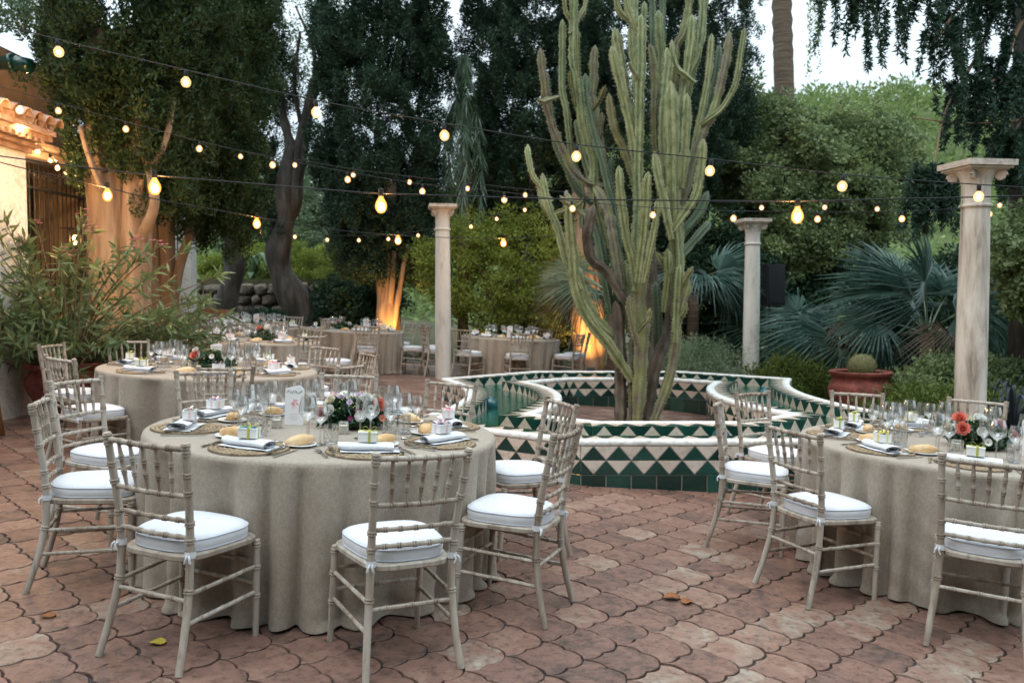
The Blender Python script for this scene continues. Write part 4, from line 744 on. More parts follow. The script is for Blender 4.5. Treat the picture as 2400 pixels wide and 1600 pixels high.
# -- giant candelabra cactus
ARMS = [
 ('w',0.0931,[(1.477,10.95,-0.097),(1.471,10.928,0.414),(1.466,10.906,0.707),(1.439,10.884,1.086),(1.423,10.862,1.337),(1.382,10.84,1.483)]),
 ('g',0.0985,[(1.665,10.73,-0.054),(1.69,10.714,0.474),(1.701,10.699,0.847),(1.723,10.683,1.158),(1.677,10.667,1.282),(1.662,10.651,1.585),(1.7,10.636,1.829),(1.737,10.62,2.129)]),
 ('g',0.0766,[(1.615,10.84,-0.07),(1.622,10.84,0.461),(1.635,10.84,0.963),(1.606,10.84,1.239),(1.565,10.84,1.564)]),
 ('w',0.0985,[(1.786,10.95,-0.114),(1.883,10.972,0.448),(1.972,10.994,0.767),(2.1,11.016,1.08),(2.15,11.038,1.46),(2.2,11.06,1.84)]),
 ('g',0.0766,[(1.859,10.73,-0.054),(2.017,10.73,0.375),(2.09,10.73,0.661),(2.135,10.73,0.969),(2.159,10.73,1.243)]),
 ('w',0.1095,[(1.797,11.39,-0.152),(1.849,11.39,0.481),(1.901,11.39,1.053),(1.925,11.39,1.622),(1.892,11.39,2.075),(1.844,11.39,2.413)]),
 ('g',0.0821,[(1.471,10.73,0.661),(1.291,10.675,0.923),(1.086,10.62,1.171),(0.937,10.565,1.406),(0.842,10.51,1.721),(0.816,10.455,2.032),(0.786,10.4,2.266),(0.766,10.345,2.528),(0.761,10.29,2.761)]),
 ('g',0.0548,[(0.832,10.51,1.825),(0.733,10.532,2.025),(0.654,10.554,2.339),(0.555,10.576,2.587),(0.482,10.598,2.839),(0.451,10.62,3.061)]),
 ('k',0.0438,[(0.446,10.62,2.879),(0.336,10.657,3.035),(0.283,10.693,3.287),(0.273,10.73,3.429)]),
 ('g',0.0712,[(1.398,10.95,1.023),(1.227,11.005,1.185),(1.066,11.06,1.421),(0.975,11.115,1.714),(0.945,11.17,1.926)]),
 ('w',0.0766,[(1.566,10.84,1.402),(1.269,10.774,1.843),(1.075,10.708,1.995),(1.014,10.642,2.22),(1.008,10.576,2.341),(1.074,10.51,2.658)]),
 ('c',0.0766,[(1.428,10.84,1.834),(1.359,10.922,2.27),(1.307,11.005,2.602),(1.205,11.087,2.855),(1.135,11.17,2.986)]),
 ('c',0.0602,[(1.135,11.17,2.986),(1.025,11.121,3.007),(0.839,11.072,3.169),(0.721,11.023,3.416),(0.614,10.974,3.622),(0.53,10.926,3.869),(0.501,10.877,4.012),(0.483,10.828,4.164),(0.443,10.779,4.398),(0.425,10.73,4.609)]),
 ('k',0.0657,[(1.135,11.17,2.986),(1.136,11.201,3.282),(1.009,11.233,3.737),(0.966,11.264,4.073),(0.928,11.296,4.393),(0.88,11.327,4.609),(0.88,11.359,5.073),(0.886,11.39,5.576)]),
 ('g',0.0438,[(0.86,11.39,5.127),(0.772,11.335,5.262),(0.751,11.28,5.537)]),
 ('c',0.0438,[(0.927,11.39,5.138),(1.031,11.445,5.326),(1.068,11.5,5.604)]),
 ('g',0.0328,[(0.949,11.28,4.367),(0.927,11.225,4.712),(0.922,11.17,4.961)]),
 ('g',0.0383,[(0.889,11.28,4.131),(0.836,11.17,4.312),(0.823,11.06,4.43)]),
 ('d',0.0657,[(1.409,11.17,2.617),(1.232,11.214,3.333),(1.168,11.258,3.549),(1.11,11.302,3.817),(1.045,11.346,4.135),(1.042,11.39,4.466)]),
 ('c',0.0602,[(1.336,11.28,2.961),(1.269,11.362,3.362),(1.226,11.445,3.655),(1.198,11.528,3.93),(1.142,11.61,4.286)]),
 ('c',0.0657,[(1.153,11.61,4.241),(1.169,11.61,4.477),(1.168,11.61,4.686),(1.19,11.61,4.893)]),
 ('c',0.0438,[(1.112,11.39,3.957),(1.218,11.225,4.091),(1.276,11.06,4.231)]),
 ('c',0.0438,[(1.247,11.39,3.812),(1.263,11.39,3.968)]),
 ('g',0.0712,[(1.618,10.73,3.209),(1.542,10.702,3.623),(1.435,10.675,4.065),(1.367,10.647,4.302),(1.293,10.62,4.598)]),
 ('g',0.0766,[(1.674,11.06,3.53),(1.555,11.097,4.035),(1.474,11.133,4.519),(1.393,11.17,4.988)]),
 ('c',0.0602,[(1.585,10.95,3.135),(1.491,10.906,3.396),(1.403,10.862,3.548),(1.349,10.818,3.672),(1.3,10.774,3.9),(1.278,10.73,4.057)]),
 ('k',0.0766,[(1.613,10.62,1.828),(1.616,10.632,2.251),(1.632,10.644,2.53),(1.642,10.657,2.784),(1.631,10.669,3.094),(1.644,10.681,3.692),(1.643,10.693,4.07),(1.664,10.706,4.317),(1.668,10.718,4.693),(1.667,10.73,5.013)]),
 ('g',0.0657,[(1.681,10.95,4.045),(1.65,10.978,4.387),(1.614,11.005,4.65),(1.615,11.032,5.062),(1.626,11.06,5.459)]),
 ('g',0.0438,[(1.603,10.95,4.999),(1.502,10.913,5.03),(1.4,10.877,5.133),(1.367,10.84,5.382)]),
 ('g',0.0493,[(1.562,10.73,4.951),(1.498,10.73,5.116),(1.475,10.73,5.343)]),
 ('g',0.0438,[(1.756,11.17,4.907),(1.771,11.17,5.122),(1.775,11.17,5.321)]),
 ('k',0.0274,[(1.594,10.62,4.248),(1.523,10.565,4.316),(1.494,10.51,4.383)]),
 ('g',0.0657,[(1.565,10.4,1.822),(1.524,10.378,2.028),(1.468,10.356,2.202),(1.412,10.334,2.502),(1.371,10.312,2.805),(1.351,10.29,3.1)]),
 ('k',0.0712,[(1.615,10.29,1.922),(1.649,10.262,2.257),(1.668,10.235,2.614),(1.671,10.208,2.852),(1.691,10.18,3.014)]),
 ('g',0.0493,[(1.68,10.18,1.918),(1.705,10.152,2.068),(1.749,10.125,2.307),(1.777,10.097,2.54),(1.781,10.07,2.681)]),
 ('g',0.0602,[(1.984,10.51,2.45),(1.918,10.51,2.767),(1.853,10.51,3.015),(1.814,10.51,3.303)]),
 ('g',0.0931,[(2.14,10.73,1.511),(2.142,10.712,1.969),(2.109,10.693,2.286),(2.074,10.675,2.786),(2.065,10.657,3.281),(2.047,10.638,3.684),(2.023,10.62,4.176)]),
 ('g',0.0766,[(2.26,11.17,1.843),(2.244,11.17,2.286),(2.247,11.17,3.057),(2.229,11.17,3.714),(2.191,11.17,4.193)]),
 ('k',0.0766,[(2.031,10.95,3.028),(1.992,10.972,3.515),(1.994,10.994,3.755),(2.021,11.016,4.146),(2.06,11.038,4.504),(2.051,11.06,4.703)]),
 ('g',0.0657,[(2.006,11.28,3.072),(1.968,11.28,3.553),(1.974,11.28,4.076),(2.025,11.28,4.596),(1.994,11.28,4.924),(1.975,11.28,5.244)]),
 ('c',0.0602,[(1.909,11.06,3.53),(1.885,11.032,3.892),(1.888,11.005,4.207),(1.86,10.978,4.515),(1.81,10.95,4.719)]),
 ('d',0.0602,[(1.983,11.5,4.114),(1.955,11.5,4.789),(1.936,11.5,5.615)]),
 ('d',0.0493,[(2.083,11.5,4.338),(2.072,11.5,4.895),(2.06,11.5,5.615)]),
 ('g',0.0712,[(2.229,11.17,3.714),(2.285,11.17,4.182),(2.347,11.17,4.567),(2.382,11.17,4.891),(2.39,11.17,5.155)]),
 ('c',0.0657,[(2.21,11.39,4.311),(2.227,11.39,4.797),(2.321,11.39,4.979),(2.384,11.39,5.28),(2.409,11.39,5.576)]),
 ('g',0.0438,[(2.245,11.06,4.392),(2.19,11.06,4.435),(2.128,11.06,4.591),(2.115,11.06,4.804)]),
 ('g',0.0657,[(2.331,11.28,4.065),(2.442,11.308,4.538),(2.523,11.335,4.809),(2.564,11.362,5.14),(2.582,11.39,5.576)]),
 ('g',0.0383,[(2.398,11.17,4.448),(2.478,11.17,4.621),(2.487,11.17,4.788)]),
 ('g',0.0766,[(2.203,10.73,3.103),(2.23,10.73,3.576),(2.238,10.73,3.828),(2.246,10.73,4.052)]),
 ('g',0.0548,[(2.358,11.17,3.057),(2.489,11.17,3.725),(2.597,11.17,4.312),(2.631,11.17,4.696),(2.645,11.17,4.912)]),
 ('d',0.0548,[(2.47,11.5,3.215),(2.628,11.5,3.789),(2.78,11.5,4.394),(2.83,11.5,4.867)]),
 ('c',0.0602,[(2.304,10.95,2.92),(2.481,10.95,3.559),(2.628,10.95,3.874),(2.726,10.95,4.258),(2.802,10.95,4.634),(2.814,10.95,4.883)]),
 ('g',0.0438,[(2.624,10.84,3.819),(2.662,10.818,3.846),(2.756,10.796,3.968),(2.864,10.774,4.214),(2.916,10.752,4.579),(2.949,10.73,4.852)]),
 ('k',0.0657,[(2.135,10.62,2.46),(2.245,10.598,2.625),(2.344,10.576,2.8),(2.398,10.554,3.14),(2.401,10.532,3.322),(2.41,10.51,3.458)]),
 ('d',0.0766,[(2.266,11.28,2.293),(2.356,11.317,2.419),(2.542,11.353,2.624),(2.676,11.39,2.93)]),
 ('d',0.0657,[(2.312,11.39,2.075),(2.509,11.5,2.279),(2.76,11.61,2.545)]),
 ('c',0.0602,[(2.137,10.51,1.301),(2.172,10.51,1.427),(2.233,10.51,1.648),(2.242,10.51,1.763)]),
 ('g',0.0438,[(2.158,10.51,1.301),(2.183,10.455,1.355),(2.212,10.4,1.449)]),
 ('g',0.0657,[(2.101,10.51,1.196),(2.109,10.51,1.454),(2.126,10.51,1.773),(2.14,10.51,1.935)]),
 ('c',0.0493,[(2.174,10.51,1.695),(2.215,10.455,1.787),(2.28,10.4,1.905)]),
 ('g',0.0602,[(1.986,10.62,1.564),(2.003,10.583,1.775),(1.995,10.547,1.963),(1.976,10.51,2.123)]),
 ('g',0.0493,[(2.035,10.73,1.831),(1.982,10.675,1.92),(1.859,10.62,2.092)]),
 ('d',0.0821,[(1.471,11.06,1.178),(1.451,11.06,1.68),(1.431,11.06,2.18),(1.391,11.06,2.514)]),
 ('d',0.0493,[(1.331,11.17,1.62),(1.302,11.17,1.92),(1.272,11.17,2.264)]),
 ('g',0.0657,[(1.566,10.95,1.291),(1.542,10.95,1.592),(1.523,10.95,1.989)]),
 ('d',0.0493,[(1.422,11.28,2.628),(1.387,11.28,2.884),(1.363,11.28,3.122),(1.378,11.28,3.355)]),
 ('c',0.0438,[(1.555,10.4,1.148),(1.493,10.345,1.383),(1.495,10.29,1.563)]),
 ('d',0.0712,[(1.979,11.17,0.95),(1.976,11.17,1.286),(1.949,11.17,1.732)]),
 ('g',0.0383,[(1.679,10.4,1.2),(1.732,10.345,1.279),(1.743,10.29,1.409)]),
 ('c',0.0438,[(0.767,10.29,2.635),(0.7,10.29,2.685),(0.649,10.29,2.746)]),
 ('c',0.0383,[(0.784,10.4,2.646),(0.741,10.455,2.781),(0.734,10.51,2.834)]),
 ('g',0.0438,[(0.782,10.29,2.609),(0.865,10.235,2.639),(0.926,10.18,2.693)]),
 ('c',0.0383,[(0.5,10.73,3.963),(0.435,10.675,3.93),(0.381,10.62,3.97)]),
]
SPN, SPD = [], []
cac = thing('giant_cactus', 'giant many-armed candelabra cactus rising from the middle of the tiled fountain', 'cactus')
RIB = {4: [1, .80, .58, .80], 5: [1, .82, .60, .82]}
EXTRA = []
for st, r, P in ARMS:
    if len(P) >= 4 and P[0][2] > 1.7 and len(EXTRA) < 6:
        q = np.array(P); k = R.choice([-1, 1]); q = q[:max(3, len(q) - int(R.integers(0, 2)))] + [k * R.uniform(.07, .15), R.uniform(.12, .4), -R.uniform(.1, .5)]
        EXTRA.append((R.choice(['d', 'g', 'k', 'd']), r * R.uniform(.75, .95), q))
for st, r, P in ARMS + EXTRA:
    P = np.array(P)
    if P[0][2] > .1: P = np.vstack([P[0] + nrm(P[0] - P[1]) * .22, P])
    Q = curve_pts(P, 8); seg = np.linalg.norm(np.diff(Q, axis=0), axis=1); s = np.concatenate([[0], np.cumsum(seg)]); L_ = s[-1]
    ss = np.linspace(0, L_, max(8, int(L_ / .045))); Q = np.stack([np.interp(ss, s, Q[:, k]) for k in range(3)], 1); u = ss / L_
    rr = np.full(len(Q), r * .9)
    if st == 'k': rr *= 1 + .13 * np.sin(ss / .115 * 2 * PI + R.random() * 6)
    elif st == 'c': rr *= 1 + .12 * np.sin(ss / .19 * 2 * PI + R.random() * 6) + .05 * R.normal(size=len(Q))
    else: rr *= 1 + .05 * np.sin(ss / .24 * 2 * PI + R.random() * 6) + .03 * np.sin(ss / .06 * 2 * PI)
    tip = np.clip((L_ - ss) / (r * 2.6), 0, 1); rr *= np.sqrt(np.clip(1 - (1 - tip) ** 2, .015, 1))
    if st != 'w': rr *= .72 + .28 * np.clip(ss / (r * 4), 0, 1)
    nr = 4 if R.random() < .35 else 5; prof = RIB[4] * nr
    if st == 'w': prof = [1, .9, .78, .9] * 5
    n = len(prof)
    if len(P) > 4 and P[0][2] < .1 and st == 'g': st = 'c'
    mk = {'g': 'cactus', 'k': 'cactus', 'c': 'cactus_cork', 'd': 'cactus_dark', 'w': 'cactus_wood'}[st]
    b_ = MB(); b_.tube(Q, rr, n, prof=prof, twist=R.uniform(-.004, .004))
    vv = b_.V[0].reshape(len(Q), n, 3); wv = 1 + (.09 if st != 'w' else .05) * np.sin(ss[:, None] / .052 * 2 * PI + np.arange(n)[None] * .9) * (np.arange(n) % 4 == 0) + .035 * R.normal(size=(len(Q), n))
    b_.V[0] = (Q[:, None] + (vv - Q[:, None]) * wv[:, :, None]).reshape(-1, 3)
    nf = (len(Q) - 1) * n; base = R.uniform(.15, .6)
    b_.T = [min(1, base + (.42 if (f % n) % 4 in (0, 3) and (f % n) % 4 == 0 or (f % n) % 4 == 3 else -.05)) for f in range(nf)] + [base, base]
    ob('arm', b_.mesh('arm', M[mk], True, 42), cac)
    if st != 'w':
        vv = b_.V[0].reshape(len(Q), n, 3)
        for kk in range(0, n, 4): SPN.append(vv[1:-1, kk]); SPD.append(vv[1:-1, kk] - Q[1:-1])

P = np.repeat(np.concatenate(SPN), 4, 0); D = nrm(np.repeat(np.concatenate(SPD), 4, 0)) + R.normal(size=P.shape) * .6; M['spine'] = mat('cactus_spine', (.42, .38, .28), rough=.7)
ob('spines', blades(P, D, R.uniform(.012, .03, len(P)), np.full(len(P), .0022), 'spine', 'spines', None), cac, kind='stuff')
# -- fan palms
def fan_mesh(nl=34, spread=1.55, L_=.75, droop=.35, m='fanpalm', split=.45, seed=0):
    r_ = np.random.default_rng(seed); V = []; F = []; T_ = []
    for k in range(nl):
        a = (k / (nl - 1) - .5) * 2 * spread; ln = L_ * (1 - .22 * (abs(a) / spread) ** 2) * r_.uniform(.93, 1.05); d = np.array([math.sin(a), math.cos(a), 0.]); s_ = np.array([math.cos(a), -math.sin(a), 0.]); w0 = L_ * split * spread / nl * 1.9
        i0 = len(V); dr = droop * r_.uniform(.5, 1.6)
        for u, wf in ((0, .12), (.45, 1.0), (.75, .72), (1.0, .06)):
            c = d * ln * u + np.array([0, 0, -dr * ln * max(0, u - .42) ** 1.6 * 2.2 - .06 * math.cos(a * 2) * u]); wd = w0 * wf * max(.2, u if u < .5 else .55)
            V += [c - s_ * wd + [0, 0, .012 * wf], c + [0, 0, -.012 * wf], c + s_ * wd + [0, 0, .012 * wf]]
        for j in range(3):
            q = i0 + j * 3; F += [(q, q + 1, q + 4, q + 3), (q + 1, q + 2, q + 5, q + 4)]; t = r_.random(); T_ += [t, t]
    return mk_mesh('frond', np.array(V), F, M[m], False, T_)
FANS = [fan_mesh(36, 1.75, .85, .22, seed=1), fan_mesh(34, 1.5, .8, .5, seed=2), fan_mesh(38, 2.0, .8, .35, seed=3), fan_mesh(32, 1.4, .9, .65, seed=4)]
FANP = [fan_mesh(30, 1.3, .75, .15, 'fanpale', .3, seed=5), fan_mesh(34, 1.6, .85, .6, 'fanpale', .3, seed=6)]
FAND = [fan_mesh(30, 1.3, .75, 1.1, 'bark_palm', .4, seed=9)]
def fan_palm(label, x, y, h, nf, fans, reach=1.0, s=1.0, up=.6, a0=0, a1=2 * PI, zbase=None):
    z = gz(x) if zbase is None else zbase; t = thing('fan_palm', label, 'palm', TR(x, y, z), 'blue fan palms in the bed')
    b_ = MB(); b_.tube([(0, 0, -.2), (0, 0, h * .6), (0, 0, h)], [.14, .12, .1], 10); ob('trunk', b_.mesh('trunk', M['bark_palm'], True), t)
    for k in range(nf):
        a = a0 + (a1 - a0) * (k + R.uniform(-.4, .4)) / nf; el = R.uniform(-.35, 1.15) * up + .15; ln = reach * R.uniform(.75, 1.2)
        d = Vector((math.cos(a) * math.cos(el), math.sin(a) * math.cos(el), math.sin(el))); p0 = Vector((0, 0, h)); p1 = p0 + d * ln
        b_ = MB(); b_.tube(curve_pts([p0, p0 + d * ln * .5 + Vector((0, 0, .05)), p1], 3), np.linspace(.018, .009, 7), 5)
        st_ = ob('petiole', b_.mesh('petiole', M['fanpale'], True), t)
        fd = (d + Vector((0, 0, -.25))).normalized(); v0 = Vector((R.normal() * .25, -.75, .65)); nz = v0 - fd * fd.dot(v0); nz = (nz.normalized() + Vector((R.normal() * .3, R.normal() * .3, 0))).normalized(); xx = fd.cross(nz).normalized(); nz = xx.cross(fd)
        Mx = Matrix((xx, fd, nz)).transposed().to_4x4(); Mx.translation = p1
        ob('frond', (FAND if k % 8 == 5 else fans)[k % (1 if k % 8 == 5 else len(fans))], st_, Mx @ Matrix.Scale(s * R.uniform(.85, 1.15), 4))
fan_palm('blue-grey fan palm with drooping fronds between the cactus and the marble column', 3.75, 17.3, 1.9, 20, FANS, .65, 1.1, .35)
fan_palm('silver-blue fan palm behind the barrel cactus bowl', 6.1, 15.6, .9, 18, FANS, .9, 1.1, .75)
fan_palm('tall blue fan palm with upright fronds beside the streaked column', 7.0, 14.2, 1.25, 18, FANS, .95, 1.2, .85)
fan_palm('low dark blue fan palm under the citrus tree', 5.6, 17.6, .7, 14, FANS, .8, 1.05, .7)
fan_palm('pale green fan palm peeping out behind the cactus arms', 1.9, 15.2, 1.6, 9, FANP, .75, 1.0, .4, PI * .55, PI * 1.45)

# -- feather palm with weeping fronds between two cypresses
fp = thing('feather_palm', 'weeping feather palm fronds shining between the two dark cypresses', 'palm')
b_ = MB(); b_.tube([(-1.05, 19.3, 0), (-1.0, 19.3, 3), (-.95, 19.3, 5.6)], .12, 10); ob('trunk', b_.mesh('trunk', M['bark_palm'], True), fp)
for k in range(13):
    a = R.uniform(0, 2 * PI); top = np.array([-.95, 19.2, 5.6 + (0 if k < 8 else .9)]); o_ = R.uniform(.25, .5)
    d = np.array([math.cos(a) * .8, math.sin(a) * .6 - .35, 0]); Q = curve_pts([top, top + d * o_ * .7 + [0, 0, .35], top + d * o_ * 1.4 + [0, 0, -.4], top + d * o_ * 1.6 + [0, 0, -1.9 - R.random()]], 8)
    n = 240; ii = R.integers(0, len(Q) - 1, n); pp = Q[ii] + (Q[ii + 1] - Q[ii]) * R.random((n, 1)); dd = nrm(R.normal(size=(n, 3)) * [1, 1, .2]) * .45 + [0, 0, -1]
    ob('frond', leaves(pp, dd, R.uniform(.3, .6, n), .011, 'featherpalm', 'frond', np.clip(R.random() * .6 + R.random(n) * .4, 0, 1)), fp)
# -- palm trunk against the sky
pm = thing('tall_palm', 'bare tall palm trunk cutting across the pale sky with hanging fruit strands', 'palm')
b_ = MB(); zz = np.linspace(0, 12.5, 60); b_.tube(np.c_[7.95 - .045 * zz, np.full(60, 24.), zz], .30 + .02 * np.sin(zz * 14) - .004 * zz, 16); ob('trunk', b_.mesh('trunk', M['bark_palm'], True), pm)
for k in range(9):
    x0 = 8.15 + R.uniform(0, .4); b_ = MB(); z1 = R.uniform(7.2, 8.6); Q = curve_pts([(x0, 23.8, 11), (x0 + .05, 23.8, 9.6), (x0 + R.normal() * .06, 23.8, z1)], 6); b_.tube(Q, .012, 4)
    n = 130; ii = R.integers(0, len(Q) - 1, n); pp = Q[ii] + (Q[ii + 1] - Q[ii]) * R.random((n, 1)) + R.normal(size=(n, 3)) * .03
    me = leaves(pp, R.normal(size=(n, 3)), .07, .022, 'yellowleaf', 'fruit_strand'); ob('fruit_strand', me, pm, kind='stuff')
# -- araucaria with ropes of dark leaves hanging at the top corner
ar = thing('araucaria_tree', 'dark araucaria with rope-like hanging branches over the streaked column', 'tree')
b_ = MB(); b_.tube([(7.75, 12.4, -.5), (7.6, 12.4, 3), (7.55, 12.4, 9)], [.36, .32, .26], 14); ob('trunk', b_.mesh('trunk', M['bark_dark'], True), ar)
limbs = [([(7.6, 12.3, 6.6), (6.6, 12, 6.5), (5.4, 11.8, 6.0), (4.55, 11.7, 5.55)], .07), ([(7.6, 12.3, 6.2), (7.0, 12, 6.1), (6.3, 11.9, 5.6), (5.8, 11.8, 4.95)], .05), ([(7.6, 12.2, 4.1), (6.9, 12, 3.95), (6.2, 12, 3.95), (5.6, 11.9, 4.0)], .022), ([(6.95, 12, 6.1), (6.55, 12, 4.95), (6.1, 12, 4.1), (5.95, 12, 3.25)], .03), ([(7.5, 12.2, 5.9), (7.1, 12.1, 5.2), (6.85, 12, 4.6), (6.35, 12, 4.35)], .035), ([(7.5, 12.2, 4.6), (7.2, 12.1, 4.0), (7.0, 12, 3.7)], .03)]
for P, r0 in limbs: ob('branch', trunk_mesh('branch', P, r0, r0 * .35, 'bark', 7, .05, .05), ar)
def ropes(starts, length, n_each=1, spread=.25, outw=.25):
    P_, D_, T_ = [], [], []
    for s0 in starts:
        for _ in range(n_each):
            L_ = R.uniform(*length); d = np.array([R.normal() * outw, R.normal() * outw * .7, 0]); p0 = np.array(s0) + R.normal(size=3) * spread * np.array([1, .6, .35])
            Q = curve_pts([p0, p0 + d * L_ * .5 + [0, 0, -.12 * L_ + .04], p0 + d * L_ * .85 + [0, 0, -.55 * L_], p0 + d * L_ + [0, 0, -L_]], 10); n = int(L_ * 300)
            ii = R.integers(0, len(Q) - 1, n); pp = Q[ii] + (Q[ii + 1] - Q[ii]) * R.random((n, 1)); tg = nrm(Q[ii + 1] - Q[ii]); dd = tg * .55 + nrm(R.normal(size=(n, 3))) * 1.0
            P_.append(pp); D_.append(dd); T_.append(np.clip(R.random() * .6 + R.random(n) * .4, 0, 1))
    return np.concatenate(P_), np.concatenate(D_), np.concatenate(T_)
def along(P, t0=0., t1=1., n=10): Q = curve_pts(P, 8); return [Q[int((t0 + (t1 - t0) * k / max(1, n - 1)) * (len(Q) - 1))] for k in range(n)]
for starts, ln_, ne, sp in [(along(limbs[0][0], .1, 1, 17), (.4, 1.15), 4, .22), (along(limbs[1][0], .2, 1, 13), (.4, 1.1), 4, .22), (along(limbs[4][0], .45, 1, 10), (.4, .8), 6, .2), ([limbs[3][0][-1]] * 8, (.35, .85), 6, .14), ([limbs[5][0][-1]] * 8, (.3, .8), 6, .18), ([(6.4, 11.8, 6.4), (6.9, 11.9, 6.3), (5.2, 11.7, 5.9)], (.4, .8), 4, .3)]:
    P, D, T_ = ropes(starts, ln_, ne, sp); ob('hanging_branch', leaves(P, D, R.uniform(.06, .105, len(P)), .0125, 'araucaria', 'hanging_branch', T_), ar)
# -- dark strap-leaved plant, agaves and small fillers
def strap_plant(name, label, x, y, n, L_, wd, m, z=None, lean=.8, grp=None):
    z = gz(x) if z is None else z; t = thing(name, label, 'plant', TR(x, y, z), grp); 
    for k in range(n):
        a = R.uniform(0, 2 * PI); d = np.array([math.cos(a), math.sin(a), 0]); ln = L_ * R.uniform(.6, 1.1); le = lean * R.uniform(.2, 1.2); b_ = MB(); V = []; 
        Q = curve_pts([(0, 0, 0), d * ln * .15 * le + [0, 0, ln * .6], d * ln * .5 * le + [0, 0, ln * (.9 - .25 * le)], d * ln * .85 * le + [0, 0, ln * (.85 - .75 * le)]], 5); s_ = np.array([-d[1], d[0], 0]) * wd
        m_ = len(Q); wds = np.sin(np.linspace(.35, PI - .02, m_))[:, None]; V = np.concatenate([Q - s_ * wds, Q + s_ * wds]); F = [(i, i + 1, m_ + i + 1, m_ + i) for i in range(m_ - 1)]
        ob('leaf', mk_mesh('leaf', V, F, M[m], True, [R.random()] * len(F)), t)
strap_plant('strap_plant', 'dark purple-black strap-leaved plant behind the streaked column', 5.75, 9.6, 34, 1.0, .022, 'strap')
strap_plant('strap_plant', 'dark strap-leaved clump at the picture edge beside the streaked column', 6.15, 9.9, 30, 1.1, .024, 'strap')
strap_plant('broadleaf_plant', 'pale broad upright leaves showing beyond the stone wall between the trunks', -7.3, 24.3, 7, 1.9, .15, 'banana', 1.1, .3)
strap_plant('broadleaf_plant', 'broad glossy leaves behind the twisted trunk', -5.2, 26, 9, 2.8, .26, 'featherpalm', .9, .5)
strap_plant('grass_clump', 'yellow lit grass tuft beside the floodlit trunk behind the fountain', 2.15, 17.6, 30, .55, .012, 'yellowleaf')
strap_plant('grass_clump', 'small lit grass tuft at the foot of the glowing trunk near the chairs', -1.75, 17.2, 24, .5, .012, 'groundcover')
# ================================================================== CHAIRS
def turned(P, r, rings, n=8, taper=None):
    Q = curve_pts(P, 8) if len(P) > 2 else np.array(P, float); seg = np.linalg.norm(np.diff(Q, axis=0), axis=1); s = np.concatenate([[0], np.cumsum(seg)]); L_ = s[-1]
    dk = []; st = [(0, 1), (L_, 1)] + [(L_ * k / 8, 1) for k in range(1, 8)]
    for q in rings:
        c = q * L_; st = [(a, b) for a, b in st if abs(a - c) > .014]
        st += [(c - .0105, 1), (c - .008, 1.26), (c - .003, 1.26), (c, 1.0), (c + .003, 1.26), (c + .008, 1.26), (c + .0105, 1)]; dk += [c - .0092, c - .0015, c + .0015, c + .0092]
    st.sort(); ss = np.array([a for a, _ in st]); f = np.array([b for _, b in st]); rr = r * f
    if taper is not None: rr = rr * np.interp(ss / L_, np.linspace(0, 1, len(taper)), taper)
    b_ = MB(); b_.tube(np.stack([np.interp(ss, s, Q[:, k]) for k in range(3)], 1), rr, n)
    md = (ss[1:] + ss[:-1]) / 2; dark = [any(abs(x - q) < .0024 for q in dk) for x in md]
    b_.T = [0.0 if dark[f // n] else .6 for f in range((len(ss) - 1) * n)] + [.5, .5]; return b_
PST = np.array([(.207, -.245, 0), (.192, -.20, .16), (.180, -.172, .32), (.178, -.168, .45), (.184, -.185, .62), (.192, -.21, .76), (.20, -.238, .92)])
def post_at(z, s): return np.array([s * np.interp(z, PST[:, 2], PST[:, 0]), np.interp(z, PST[:, 2], PST[:, 1]), z])
def mx(P, s): return P * np.array([s, 1, 1])
CH = []
for s in (-1, 1):
    b_ = turned(mx(PST, s), .0160, (.345, .565, .64, .78, .86, .955, .985), 10, (.92, 1, 1.05, 1.05, 1, .98, .95)); CH.append(('back_post', b_.mesh('back_post', M['wood'], True, 50), None))
    b_ = turned([(s * .205, .225, 0), (s * .202, .212, .43)], .0155, (.42, .72, .95), 10, (.85, 1.02, 1.05)); CH.append(('front_leg', b_.mesh('front_leg', M['wood'], True, 50), None))
def bar(name, a, b, r=.012, rings=(.18, .34, .5, .66, .82), mid=0, n=8):
    P = [a, (a + b) / 2 + np.array([0, mid, 0]), b] if mid else [a, b]
    b_ = turned(P, r, rings, n); CH.append((name, b_.mesh(name, M['wood'], True, 50), None))
bar('top_rail', post_at(.893, -1), post_at(.893, 1), .0116, (.2, .35, .5, .65, .8), -.022); bar('back_rail', post_at(.70, -1), post_at(.70, 1), .0103, (.2, .35, .5, .65, .8), -.018)
bar('back_rung', post_at(.598, -1), post_at(.598, 1), .010, (.15, .32, .5, .68, .85), -.012); bar('back_rung', post_at(.528, -1), post_at(.528, 1), .010, (.15, .32, .5, .68, .85), -.012)
for k in range(5):
    u = (k + 1) / 6; a = post_at(.893, -1) * (1 - u) + post_at(.893, 1) * u + [0, -.02 * math.sin(PI * u), -.004]; b2 = post_at(.70, -1) * (1 - u) + post_at(.70, 1) * u + [0, -.016 * math.sin(PI * u), .004]; b2[0] *= .93
    b_ = turned([a, b2], .0078, (.34, .66), 7, (.85, 1.15, 1.25, 1.15, .85)); CH.append(('spindle', b_.mesh('spindle', M['wood'], True, 50), None))
for s in (-1, 1):
    for z in (.185, .30):
        a = post_at(z, s); b2 = np.array([s * (.205 - .01 * z), .225 - .035 * z, z + .012]); bar('stretcher', a, b2, .0092, (.2, .5, .8), 0, 7)
bar('stretcher', post_at(.275, -1), post_at(.275, 1), .0092, (.2, .5, .8), 0, 7)
for z in (.235, .33): bar('stretcher', np.array([-.203, .217, z]), np.array([.203, .217, z]), .0092, (.25, .5, .75), 0, 7)
